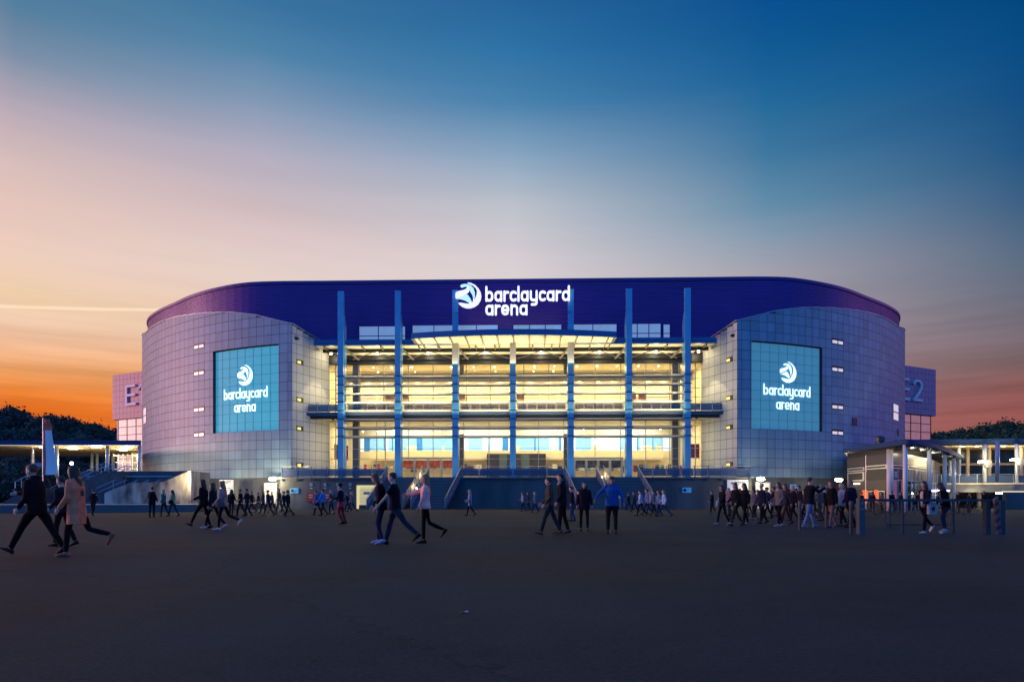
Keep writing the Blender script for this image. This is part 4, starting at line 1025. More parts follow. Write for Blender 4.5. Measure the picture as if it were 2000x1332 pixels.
def walllamp(px, py, D, lab, e=260, dirv=(-0.2, -1)):
    X, Y, Z = wpt(px, D, py); o = empty('wall_lamp', (X, Y, Z), 0)
    MB().box(-.5, .5, -.12, .35, .1, .22).build('bracket', M['darksteel'], o)
    MB().ball((0, -.16, -.02), (.42, .16, .2), 14, 8).build('lens', M['bulbbig'], o, smooth=True)
    lamp('wall_lamp_light', 'POINT', (0, -.9, -.1), e, (1, .78, .42), radius=.2, parent=o)
    tag(o, lab, 'lamp', 'bright lamps above the base wall')
walllamp(392, 934, 77.2, 'glowing wall lamp above the door beside the lit concrete ramp wall', 760)
walllamp(533, 935, 76.5, 'glowing wall lamp above the pale left door', 760)
walllamp(1485, 935, 73.8, 'glowing wall lamp beside the white board above the right crowd', 420)
walllamp(1637, 937, 75.5, 'glowing wall lamp next to the ticket pavilion', 240)
# ================================================================ left side: walkway, stairs, ramp wall, flag
def walkway_column(p, z0, z1, parent, r=.19, m='colgreyblue'):
    MB().tube([(p[0], p[1], z0), (p[0], p[1], z1)], r, 12).build('column', M[m], parent, smooth=True)
M['colgreyblue'] = mat('column_grey_blue', (.34,.40,.52), .45, .1, .05, 2)
M['wk_fascia'] = mat('walkway_fascia', (.018,.055,.15), .75, 0, .05, 1, spec=.2)
M['wk_soffit'] = mat('walkway_soffit', (.75,.58,.36), .6, 0, .1, .6)
LW = empty('covered_walkway', (0, 0, 0)); tag(LW, 'flat-roofed lit walkway with pale columns left of the arena in front of the wooded hill', 'walkway')
zr = CH+(HY-868)/FPX*76
a = wpt(-420, 77); b = wpt(276, 77)
MB().prism([(a[0], 77), (-.5435*77, 77), (-.5435*100, 100), (a[0], 100)], zr+.25, zr+.4).build('roof', M['darksteel'], LW)
MB().box(a[0], b[0]-.05, 76.9, 77.05, zr-.02, zr+.55).build('fascia', M['wk_fascia'], LW)
MB().prism([(a[0], 77.3), (-.5435*77.3, 77.3), (-.5435*98, 98), (a[0], 98)], zr+.05, zr+.2).build('soffit', M['wk_soffit'], LW)
MB().box(a[0]+8, b[0]-.2, 76.84, 76.9, zr-.05, zr+.0).build('edge_light', mat('edge_strip', (.8,.7,.5), .5, emit=(1,.8,.45), estr=.8), LW)
for px, D, py in ((210, 77.5, 920), (273, 77.6, 920), (111, 78, 930), (64, 84, 905), (190, 92, 920), (180, 92, 920), (-60, 78, 940), (-200, 78, 940)):
    p = wpt(px, D); walkway_column(p, 3.6 if px > 100 else .6, zr+.06, LW)
MB().prism([(wpt(172, 77)[0], 75.5), (-.5435*75.5, 75.5), (-.5435*100, 100), (wpt(172, 77)[0], 100)], 3.3, CH+(HY-920)/FPX*75.5).build('deck', M['concrete'], LW)
# little glazed lobby in the walkway
lx0, lx1 = wpt(222, 86)[0], wpt(268, 86)[0]
LB = MB()
for k in range(6): x = lx0+(lx1-lx0)*k/5; LB.box(x-.05, x+.05, 86, 86.1, 3.9, zr-.4)
for k in range(4): z = 4.0+(zr-4.6)*k/3; LB.box(lx0, lx1, 85.95, 86, z-.04, z+.04)
LB.build('lobby_frame', M['alu'], LW)
MB().box(lx0, -.5435*90-.6, 90, 90.2, 3.9, zr).build('lobby_wall', M['cream'], LW)
MB().box(wpt(218, 84)[0], wpt(224, 84)[0], 84, 84.05, 4.6, 6.4).build('notice_panel', M['darksteel'], LW)
for px, D, e in ((88, 80, 260), (143, 82, 240), (188, 79, 420), (240, 84, 300), (250, 80, 200)):
    x = wpt(px, D)[0]; MB().box(x-.45, x+.45, D-.2, D+.2, zr-.06, zr+.02).build('ceiling_lamp', M['bulbbig'], LW)
    lamp('walkway_light', 'POINT', (x, D, zr-.5), e, (1, .78, .42), radius=.2, parent=LW)
x, y, z = wpt(141, 79, 905); fl = empty('floodlight', (x, y, 3.9), 0); tag(fl, 'white floodlight on a short pole under the left walkway roof', 'lamp')
MB().tube([(0, 0, -.3 if z > 4.2 else 0), (0, 0, z-3.9)], .05).build('pole', M['alu'], fl); MB().ball((0, -.1, z-3.9), .17).build('lens', mat('flood_lens', (1,1,1), .5, emit=(1,.97,.92), estr=40), fl)
lamp('flood_light', 'POINT', (0, -.5, z-3.9), 220, (1, .95, .88), radius=.15, parent=fl)
# lateral stairs with handrails
LS = empty('side_stairs', (0, 0, 0)); tag(LS, 'dark concrete steps with rows of slanting blue handrails left of the lit ramp wall', 'stairs')
xa = wpt(96, 71)[0]; xb = wpt(214, 71)[0]; n = 20; mb = MB()
for i in range(n): mb.box(xa+(xb-xa)*i/n, xb+2.2, 69.5, 75.4, .615+3.1*i/n, .615+3.1*(i+1)/n)
mb.build('steps', M['steps'], LS)
for k, y in enumerate((69.55, 70.9, 72.3, 73.7, 75.1)):
    for hh in (.95, .55):
        MB().tube([(xa-.3, y, .615+hh), (xa, y, .7+hh), (xb, y, 3.7+hh), (xb+.6, y, 3.7+hh)], .035).build('handrail', M['railblue'], LS)
    for t in (0, .33, .66, 1): MB().tube([(xa+(xb-xa)*t, y, .615+3.1*t), (xa+(xb-xa)*t, y, .7+3.0*t+.95)], .03).build('post', M['railblue'], LS)
for y in (68.9,):   # rails continuing over the retaining wall on the right
    for k in range(6):
        x0 = wpt(188+k*22, y)[0]; MB().tube([(x0, y, 2.15), (x0+1.9, y, 3.0)], .04).tube([(x0+.2, y, 1.75), (x0+1.9, y, 2.5)], .035).tube([(x0+1.7, y, 1.7), (x0+1.7, y, 2.9)], .03).build('handrail', M['railblue'], LS)
MB().tube([(wpt(168, 70)[0], 70, CH+(HY-930.5)/FPX*70), (wpt(336, 70)[0], 70, CH+(HY-930.5)/FPX*70)], .06).build('top_rail', M['railblue'], LS)
MB().box(wpt(165, 71)[0], wpt(374, 71)[0], 71, 75.4, .6, CH+(HY-920)/FPX*71).build('retaining_wall', M['concrete'], LS)
fr = MB(); 
for (p, q) in (((30, 941), (63, 923)), ((30, 941), (30, 953)), ((42, 935), (42, 953)), ((53, 929), (53, 948)), ((63, 923), (63, 936)), ((52, 957), (63, 950))):
    fr.tube([wpt(p[0], 66, p[1]), wpt(q[0], 66, q[1])], .035)
fr.build('near_handrail', M['railblue'], LS)
mb = MB(); n = 12
for i in range(n): mb.box(wpt(18, 66)[0], wpt(64, 66)[0], 65.0+.3*i, 70, .615+.13*i, .615+.13*(i+1))
mb.build('far_steps', M['steps'], LS)
# lit ramp wall
RW = MB(); D = 66.0; P = [(204, 985), (204, 963), (212, 959), (238, 949), (262, 942.5), (318, 941), (340, 932), (363, 922), (375, 920), (375, 985)]
Q = [(wpt(px, D)[0], .6 if py > 980 else wpt(px, D, py)[2]) for px, py in P]; n = len(Q)
V = [(x, D, z) for x, z in Q]+[(x, D+.35, z) for x, z in Q]
RW.add(V, [tuple(range(n))[::-1], tuple(range(n, 2*n))]+[(i, (i+1) % n, n+(i+1) % n, n+i) for i in range(n)])
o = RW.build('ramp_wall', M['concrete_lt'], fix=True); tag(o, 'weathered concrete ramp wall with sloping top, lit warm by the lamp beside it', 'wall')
MB().box(Q[-1][0]-.3, Q[-1][0]+.02, D-.25, D+1.6, .6, Q[-2][1]+.02).build('pier', M['concrete_lt'], o)
lamp('ramp_wash', 'POINT', (0, 0, 0), 1, (1, .78, .42)).location = (wpt(364, 65)[0], 64.9, 3.1)
bpy.data.objects['ramp_wash'].data.energy = 300
# flag banner
FX, FY, _ = wpt(84, 58); fb = empty('feather_flag', (FX, FY, .6)); tag(fb, 'tall red and white feather flag on a pole behind the walking couple', 'flag')
ft = CH+(HY-819)/FPX*58-.6
MB().tube([(0, 0, 0), (0, 0, ft+.1)], .045).build('pole', M['alu'], fb)
def flagpart(z0, z1, x00, x01, x10, x11, m, nm, yo=0.):
    mb = MB(); n = 8; rr = []
    for i in range(n+1):
        t = i/n; z = z0+(z1-z0)*t; a, b = x00+(x10-x00)*t, x01+(x11-x01)*t; y = .06*math.sin(t*5)+yo
        rr.append([(a, y-.012, z), ((a+b)/2, y-.05-.012, z), (b, y+.03-.012, z), (b, y+.03+.012, z), ((a+b)/2, y-.05+.012, z), (a, y+.012, z)])
    mb.loft(rr).build(nm, m, fb, fix=True)
k = 58/FPX
flagpart(ft-22*k, ft, .06, 17*k, .06, 13.5*k, mat('flag_red', (.9,.14,.08), .6), 'red_head')
flagpart(ft-108*k, ft-22*k, 5*k, 27*k, 5*k, 17*k, mat('flag_white', (.9,.86,.86), .6), 'white_cloth', .0)
flagpart(ft-108*k, ft-22*k, .05, 5*k, .05, 5*k, bpy.data.materials['flag_red'], 'red_edge')
sg = empty('direction_sign', (*wpt(60, 76)[:2], .6)); tag(sg, 'small grey direction sign on a thin post behind the walking man', 'sign')
z1 = CH+(HY-904)/FPX*76-.6; MB().box(0, 1.5, -.04, .04, z1-.42, z1).build('panel', mat('grey_sign', (.3,.32,.42), .5), sg); MB().tube([(.25, 0, 0), (.25, 0, z1+1.8)], .05).build('post', M['alu'], sg)

# ================================================================ right: ticket pavilion
KP = empty('ticket_pavilion', (0, 0, 0)); tag(KP, 'low ticket pavilion with curved overhanging roof and white round columns right of the arena', 'pavilion')
def bez(P, n=10): return catmull(P, n)
zt = 5.75
ol = [wpt(1648, 69)[:2], wpt(1700, 64)[:2], wpt(1745, 60.2)[:2], wpt(1776, 58.3)[:2], wpt(1805, 60)[:2], wpt(1835, 64.5)[:2], wpt(1860, 71)[:2], wpt(1875, 78)[:2], wpt(1881, 86)[:2], wpt(1872, 92)[:2]]
cur_ = [tuple(p) for p in bez(ol, 6)]
ring_top = []
cen = (46, 84)
lift = lambda p: zt+.0
fas = [[(x, y, lift((x, y))), (x, y, lift((x, y))+.42), (x+(cen[0]-x)*.02, y+(cen[1]-y)*.02, lift((x, y))+.42), (x+(cen[0]-x)*.02, y+(cen[1]-y)*.02, lift((x, y)))] for x, y in cur_]
MB().loft(fas).build('roof_fascia', M['wk_fascia'], KP, fix=True)
n = len(cur_); MB().add([(x, y, zt+.38) for x, y in cur_]+[(wpt(1660, 84)[0], 84, zt+.38)], [tuple(range(n+1))]).build('roof', M['bluesteel'], KP)
MB().add([(x*.998+cen[0]*.002, y, zt+.06) for x, y in cur_]+[(wpt(1660, 84)[0], 84, zt+.06)], [tuple(range(n+1))]).build('soffit', M['kiosk_soffit'], KP)
pur = MB()
for i in range(3, n-3, 1):
    x, y = cur_[i]; dx, dy = cen[0]-x, cen[1]-y; L = math.hypot(dx, dy)
    if i > 12: pur.bar((x+dx/L*.15, y+dy/L*.15, zt-.07), (x+dx/L*4.5, y+dy/L*4.5, zt-.07), .12, .2)
pur.build('rafter', M['darksteel'], KP)
MB().box(wpt(1668, 66)[0], wpt(1672, 66)[0], 67, 67.3, zt, zt+.1).build('bracket', M['darksteel'], KP)
vx, vy = wpt(1719, 66)[:2]; MB().lathe([(.28, 0), (.28, .45), (.42, .5), (.42, .85), (.25, 1.05), (.02, 1.07)], (vx, vy, zt+.38), 8).build('roof_vent', M['darksteel'], KP)
ring = [(1768, 58.8, .19), (1815, 64, .19), (1845, 69.5, .19), (1855.5, 80, .19), (1862.5, 76, .19), (1870, 81.5, .19)]
for px, D, r in ring: walkway_column(wpt(px, D), 0, zt, KP, r, 'colwhite')
# walls
w0 = wpt(1655, 69.6); w1 = wpt(1738, 62.5); wc = [wpt(1738, 62.5), wpt(1772, 64.5), wpt(1800, 68.5), wpt(1822, 74), wpt(1836, 81)]
def wallseg(p, q, z0, z1, m, nm, off=0., th=.1):
    dx, dy = q[0]-p[0], q[1]-p[1]; L = math.hypot(dx, dy); nx, ny = dy/L, -dx/L
    mb = MB().add([(p[0]+nx*off, p[1]+ny*off, z0), (q[0]+nx*off, q[1]+ny*off, z0), (q[0]+nx*(off-th), q[1]+ny*(off-th), z0), (p[0]+nx*(off-th), p[1]+ny*(off-th), z0),
      (p[0]+nx*off, p[1]+ny*off, z1), (q[0]+nx*off, q[1]+ny*off, z1), (q[0]+nx*(off-th), q[1]+ny*(off-th), z1), (p[0]+nx*(off-th), p[1]+ny*(off-th), z1)],
      [(0,3,2,1),(4,5,6,7),(0,1,5,4),(1,2,6,5),(2,3,7,6),(3,0,4,7)])
    return mb.build(nm, m, KP) if nm else mb
lerp = lambda p, q, t: (p[0]+(q[0]-p[0])*t, p[1]+(q[1]-p[1])*t)
wallseg(w0, w1, 0, zt, M['kiosk_dark'], 'wall')
for (t0, t1, z0, z1, m, nm, off) in ((.0, .45, 4.35, 5.2, 'kiosk_grey', 'panel', .05), (.47, .97, 4.4, 5.25, 'kiosk_grey', 'panel', .05), (.0, .97, 2.0, 2.85, 'kiosk_grey', 'panel', .05), (.47, .97, 2.9, 3.7, 'black', 'panel', .04),
   (.02, .44, 3.85, 4.2, 'alu', 'window_frame', .07), (.05, .41, 3.94, 4.1, 'black', 'window_pane', .09), (.48, .95, 3.92, 4.28, 'alu', 'window_frame', .07), (.5, .92, 4.0, 4.17, 'black', 'window_pane', .09),
   (.02, .44, 2.85, 3.75, 'alu', 'window_frame', .08), (.05, .40, 2.98, 3.63, 'black', 'window_pane', .1), (.2, .33, 2.55, 2.66, 'bulbsoft', 'light_tube', .16),
   (.08, .2, .9, 1.85, 'alu', 'ticket_window', .08), (.1, .19, .98, 1.77, 'black', 'ticket_pane', .1), (.52, .66, .9, 1.85, 'alu', 'ticket_window', .08), (.54, .65, .98, 1.77, 'black', 'ticket_pane', .1), (.76, .9, .9, 1.85, 'alu', 'ticket_window', .08), (.78, .89, .98, 1.77, 'black', 'ticket_pane', .1),
   (.38, .50, .8, 1.95, 'redglow', 'red_panel', .05), (.67, .74, .8, 1.95, 'redglow', 'red_panel', .05)):
    wallseg(lerp(w0, w1, t0), lerp(w0, w1, t1), z0, z1, M[m], nm, off)
mp_ = lerp(w0, w1, .455); MB().tube([(mp_[0], mp_[1]-.1, 0), (mp_[0], mp_[1]-.1, 5.3)], .06).build('mullion', M['alu'], KP)
MB().tube([(w1[0], w1[1], 0), (w1[0], w1[1], zt-.1)], .27, 14).build('corner_column', M['colwhite'], KP, smooth=True)
cwv = bez([p[:2] for p in wc], 4)
for p, q in zip(cwv[:-1], cwv[1:]):
    wallseg(p, q, 4.3, 5.3, M['kiosk_lt'], 'band', 0); wallseg(p, q, 3.9, 4.25, M['alu'], 'window_frame', .02); wallseg(p, q, 3.98, 4.15, M['black'], 'window_pane', .04)
    wallseg(p, q, 0, 2.82, M['kiosk_glass'], 'glazing', 0, .04); wallseg(p, q, 2.86, 3.85, M['kiosk_dark2'], 'poster_band', 0, .04); wallseg(p, q, 2.8, 2.86, M['alu'], 'transom', .02); wallseg(p, q, 1.5, 1.54, M['alu'], 'transom', .02)
    MB().tube([(p[0], p[1]-.02, 0), (p[0], p[1]-.02, 3.9)], .04).build('mullion', M['alu'], KP)
for i, (t0, t1) in enumerate(((.03, .3), (.35, .72), (.8, .98))):
    pass
for (i0, u0, u1, m) in ((0, .1, .95, 'poster_light'), (1, .05, .95, 'poster_navy'), (3, .05, .9, 'poster_navy'), (4, .1, .8, 'poster_light'), (8, .05, .95, 'poster_brown'), (10, .1, .9, 'poster_navy'), (12, .1, .9, 'poster_brown')):
    if i0+1 < len(cwv):
        p, q = lerp(cwv[i0], cwv[i0+1], u0), lerp(cwv[i0], cwv[i0+1], u1); ps = wallseg(p, q, 2.95, 3.78, M[m], 'poster', .05)
        if m == 'poster_navy':
            for zz in (3.55, 3.35, 3.15): wallseg(lerp(p, q, .15), lerp(p, q, .8), zz-.04, zz+.04, M['stall_white'], 'text_line', .07)
MB().box(wpt(1660, 80)[0], wpt(1832, 80)[0], 80, 80.2, 0, zt).build('rear_wall', M['kiosk_dark'], KP)
for px, D, e in ((1782, 60.8, 60), (1800, 63.2, 50), (1822, 67, 60), (1842, 73, 50)):
    x, y, _ = wpt(px, D); MB().lathe([(.02, 0), (.14, 0), (.14, .05), (.02, .05)], (x, y, zt-.03), 12).build('downlight', M['bulb'], KP)
    lamp('pavilion_light', 'POINT', (x, y, zt-.3), e, (1, .88, .62), radius=.12, parent=KP)
x, y, _ = wpt(1832, 74); MB().box(x-1.1, x+1.0, y-.4, y-.3, 1.9, 2.05).build('strip_light', mat('strip_white', (1,1,1), .5, emit=(.95,.9,1), estr=5), KP)
lamp('strip_glow', 'POINT', (x, y-.8, 1.9), 60, (.95, .9, 1), radius=.2, parent=KP)
x, y, _ = wpt(1785, 70); lamp('pavilion_room', 'POINT', (x, y, 2.4), 60, (1, .9, .75), radius=.3, parent=KP)
x, y, _ = wpt(1705, 63.6); lamp('ticket_glow', 'POINT', (x-.3, y, 1.5), 18, (1, .25, .06), radius=.2, parent=KP)

# ================================================================ right elevated walkway
RWK = empty('covered_walkway', (0, 0, 0)); tag(RWK, 'raised lit walkway with dark windows and glass railing behind the pavilion on the right', 'walkway')
zs = CH+(HY-862)/FPX*76; xL = wpt(1757, 80)[0]; xR = wpt(2500, 74)[0]
def sl(x): return 79.5-(x-xL)*.13      # front line drifts nearer to the right
def slabq(y0, y1, z0, z1, m, nm, x0=None, x1=None):
    x0 = xL if x0 is None else x0; x1 = xR if x1 is None else x1
    return MB().add([(x0, sl(x0)+y0, z0), (x1, sl(x1)+y0, z0), (x1, sl(x1)+y1, z0), (x0, sl(x0)+y1, z0), (x0, sl(x0)+y0, z1), (x1, sl(x1)+y0, z1), (x1, sl(x1)+y1, z1), (x0, sl(x0)+y1, z1)],
      [(0,3,2,1),(4,5,6,7),(0,1,5,4),(1,2,6,5),(2,3,7,6),(3,0,4,7)]).build(nm, M[m], RWK)
slabq(0, 12, zs+.05, zs+.5, 'wk_fascia', 'roof'); slabq(.35, 11, zs-.2, zs+.04, 'darksteel', 'roof_beam'); slabq(.6, 10.8, zs-.26, zs-.205, 'wk_soffit', 'soffit')
dz = CH+(HY-944)/FPX*76
x18 = wpt(1872, 76)[0]
slabq(0, 11, dz-.2, dz+.1, 'wk_soffit', 'deck'); slabq(-.1, -.02, dz-.95, dz-.02, 'kiosk_lt', 'deck_fascia', x18-3)
slabq(7.9, 8, dz, zs-.3, 'darkwin', 'rear_glazing'); slabq(7.75, 7.88, dz+2.5, dz+2.75, 'wk_soffit', 'transom')
slabq(10, 10.1, 0, dz-.2, 'darkwin', 'lower_wall', x18)
for px, D, m in ((1785, 81, 'colgreyblue'), (1873, 80.5, 'colgreyblue'), (1948, 73.5, 'colgreyblue'), (2030, 72, 'colgreyblue'), (2150, 70, 'colgreyblue'), (1923, 78, 'colwhite'), (1932, 82, 'colcream'), (1986, 77, 'colwhite'), (1995, 80, 'colcream'), (1890, 83, 'colcream')):
    walkway_column(wpt(px, D), dz+.1, zs-.2, RWK, .2, m)
for px, D in ((1912, 80), (1992, 79)): walkway_column(wpt(px, D), 0, dz-.2, RWK, .25, 'colcream')
bl = MB(); 
for i in range(14):
    x = x18-2+i*1.9; bl.bar((x, sl(x)-.08, dz), (x, sl(x)-.08, dz+1.1), .06, .06)
bl.build('railing_post', M['alu'], RWK)
slabq(-.1, -.05, dz+1.07, dz+1.12, 'alu', 'handrail', x18-3); slabq(-.09, -.07, dz+.1, dz+.95, 'railglass', 'glass_panel', x18-3); slabq(-.14, -.02, dz+.0, dz+.06, 'creamglow', 'edge_light', x18-2)
for px, D, py, e in ((1919, 76.5, 902, 330), (1982, 75.5, 898, 330)):
    x, y, z = wpt(px, D, py); MB().box(x-.45, x+.35, y-.15, y+.1, z-.09, z+.09).build('strip_lamp', M['bulbbig'], RWK); lamp('walkway_light', 'POINT', (x, y-.5, z), e, (1, .8, .45), radius=.2, parent=RWK)
    MB().box(x+.5, x+1.0, y-.1, y+.3, z-.6, z+.2).build('lamp_box', M['kiosk_lt'], RWK)
for px in (1880, 1908, 1960, 1985, 2030):
    x, y, _ = wpt(px, 79.5); MB().lathe([(.02, 0), (.15, 0), (.15, .05), (.02, .05)], (x, y, zs-.32), 12).build('downlight', M['bulb'], RWK); lamp('walkway_light', 'POINT', (x, y, zs-.7), 70, (1, .82, .48), radius=.15, parent=RWK)
x, y, _ = wpt(1958, 75); MB().box(x-.5, x+.4, y, y+.3, dz-1.15, dz-1.0).build('under_lamp', M['bulbbig'], RWK); lamp('under_light', 'POINT', (x, y, dz-1.4), 110, (1, .85, .5), radius=.2, parent=RWK)
o = MB().box(wpt(1966, 70)[0], wpt(2300, 70)[0], 70, 70.6, 0, CH+(HY-961)/FPX*70).build('retaining_wall', M['concrete']); tag(o, 'dark bluish concrete retaining wall below the right walkway at the picture edge', 'wall')
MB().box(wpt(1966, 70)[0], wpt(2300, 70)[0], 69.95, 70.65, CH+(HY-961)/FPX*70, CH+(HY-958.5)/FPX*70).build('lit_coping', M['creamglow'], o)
x, y, z = wpt(1972, 69.8, 962); o = empty('ceiling_hook_sign', (x, y, 0))
bpy.data.objects.remove(o)

# ================================================================ barriers and bollards near the right edge
D = 21.2; zt_ = CH+(HY-974)/FPX*D
def gpt(px, D): return wpt(px, D)[:2]
bg_ = empty('barrier_gate', (0, 0, 0)); tag(bg_, 'low steel swing barrier with square posts in front of the parked bicycles', 'barrier')
x0, x1 = gpt(1681, D)[0], gpt(1940, D)[0]
MB().box(x0, x1, D-.03, D+.05, 1.02, 1.10).build('beam', M['gatesteel'], bg_)
MB().box(x0-.09, x0+.09, D-.1, D+.1, 0, 1.12).build('post', M['gatepost'], bg_)
for z in (1.0, .82): MB().box(x0-.05, x0+.05, D-.104, D-.1, z-.07, z+.0).build('plate', M['kiosk_lt'], bg_)
for px in (1763, 1862): x = gpt(px, D)[0]; MB().box(x-.03, x+.03, D-.03, D+.03, 0, 1.015).build('support', M['gatesteel'], bg_)
b2 = empty('barrier_rail', (0, 0, 0)); tag(b2, 'second lower steel rail frame standing behind the swing barrier', 'barrier')
D2 = 26.5; xx0, xx1 = gpt(1730, D2)[0], gpt(1856, D2)[0]
MB().tube([(xx0, D2, 0), (xx0, D2, 1.02), (xx1, D2, 1.02), (xx1, D2, 0)], .03).tube([(xx0, D2, .1), (xx1, D2, .1)], .025).tube([(xx0+.16, D2, 0), (xx0+.16, D2, 1.0)], .025).build('frame', M['gatesteel'], b2)
st = empty('striped_post', (*gpt(1951, 21), 0)); tag(st, 'leaning red and white striped gate post at the right end of the barrier', 'post')
for i in range(9):
    z0, z1 = i*.12, (i+1)*.12; s_ = .012
    MB().add([(-.06+z0*-.1, -.04, z0), (.06+z0*-.1, -.04, z0+.09), (.06+z1*-.1, -.04, z1+.09), (-.06+z1*-.1, -.04, z1), (-.06+z0*-.1, .04, z0), (.06+z0*-.1, .04, z0+.09), (.06+z1*-.1, .04, z1+.09), (-.06+z1*-.1, .04, z1)],
      [(0,1,2,3),(7,6,5,4),(0,4,5,1),(3,2,6,7),(1,5,6,2),(0,3,7,4)]).build('stripe', M['stripe_red' if i % 2 else 'stripe_white'], st)
for dx in (-.25, .2): MB().box(dx-.07, dx+.07, .1, .26, 0, 1.05).build('upright', M['gatesteel'], st)
bm_ = MB().tube([(0, 0, 0), (0, 0, .86)], .055, 12).mesh('shaft', M['gatesteel']); bt = MB().lathe([(.056, .86), (.06, .87), (.06, 1.0), (.04, 1.03), (.005, 1.035)], n=12).mesh('cap', M['gatepost'])
for px, D, lab in ((1662, 21.5, 'dark bollard with pale top just left of the barrier gate'), (1562, 24.2, 'dark bollard left of the man in pale jeans'), (1614, 26, 'slim bollard behind the woman with the handbag')):
    b = empty('bollard', (*gpt(px, D), 0)); tag(b, lab, 'bollard', 'bollards along the right crowd'); place('shaft', bm_, b); place('cap', bt, b)
# bicycles
def bicycle():
    b = empty('bicycle', (0, 0, 0)); tag(b, 'x', 'bicycle', 'bicycles parked behind the barrier')
    tor = MB()
    for cx in (-.52, .52):
        P = [(cx+.33*math.cos(t), 0, .34+.33*math.sin(t)) for t in np.linspace(0, 2*PI, 21)]; w = MB().tube(P, .018, 6, caps=False)
        for k in range(8): t = 2*PI*k/8; w.bar((cx, 0, .34), (cx+.32*math.cos(t), 0, .34+.32*math.sin(t)), .005, .005, up=(0, 1, 0))
        w.build('wheel', M['black'], b)
    MB().tube([(-.52, 0, .34), (-.08, 0, .30), (.4, 0, .78), (-.2, 0, .82), (-.08, 0, .30)], .017, 6).tube([(-.52, 0, .34), (-.2, 0, .82)], .012, 6).tube([(.52, 0, .34), (.38, 0, .95)], .015, 6).build('frame', M['gatesteel'], b)
    MB().tube([(.3, -.28, 1.0), (.4, -.1, .98), (.4, .1, .98), (.3, .28, 1.0)], .014, 6).build('handlebar', M['alu'], b)
    MB().tube([(-.2, 0, .8), (-.23, 0, .93)], .014, 6).loft([[(-.37, -.07, .93), (-.37, .07, .93), (-.37, .07, .97), (-.37, -.07, .97)], [(-.1, -.02, .94), (-.1, .02, .94), (-.1, .02, .97), (-.1, -.02, .97)]]).build('saddle', M['black'], b)
    return b
bk0 = bicycle(); blab = ['leftmost parked bicycle behind the barrier, near the maroon sweater man', 'second parked bicycle from the left behind the barrier', 'third parked bicycle, below the blue-lit pavilion column', 'fourth parked bicycle, left of the two walking girls', 'parked bicycle seen between the two walking girls', 'parked bicycle just right of the two walking girls', 'parked bicycle under the white pavilion columns', 'rightmost parked bicycle before the striped post']
for i in range(8):
    px = [1702, 1728, 1752, 1778, 1826, 1862, 1890, 1915][i]; D = [44, 46, 44.5, 47, 45, 46.5, 44, 46][i]
    if i == 0: b = bk0
    else:
        b = bk0.copy(); col.objects.link(b)
        for ch in list(bk0.children): c = ch.copy(); col.objects.link(c); c.parent = b
    b['label'] = blab[i]; b.location = (*gpt(px, D), 0); b.rotation_euler = (0, R(4), R([20, -15, 35, 10, -30, 15, 40, -10][i]))
# ================================================================ people
_cm = {}
def cloth(c, rough=.85):
    k = (c, rough)
    if k not in _cm: _cm[k] = mat('cloth_'+{0: 'dark', 1: 'mid', 2: 'light'}[min(2, int(sum(lin(c))/.35))], lin(c), rough, 0, .25, 7, .9, 9, spec=.15)
    return _cm[k]
SKIN = [mat('skin', c, .55, 0, .06, 20) for c in ((.50,.30,.22), (.42,.25,.18), (.56,.36,.28))]
HAIR = {k: mat('hair_'+k, c, .55, 0, .3, 14, .5, 60) for k, c in dict(dark=(.025,.017,.012), brown=(.085,.045,.022), light=(.26,.16,.075), blond=(.42,.31,.17), grey=(.3,.3,.3), white=(.6,.58,.55)).items()}
EYE = mat('eye_dark', (.02,.015,.012), .3); LIP = mat('lip', (.32,.10,.09), .5)
def ell(c, u, v, ru, rv, n=12, e=2.3):
    out = []
    for k in range(n):
        t = 2*PI*k/n; a, b = math.cos(t), math.sin(t)
        out.append(tuple(c+u*(ru*math.copysign(abs(a)**(2/e), a))+v*(rv*math.copysign(abs(b)**(2/e), b))))
    return out
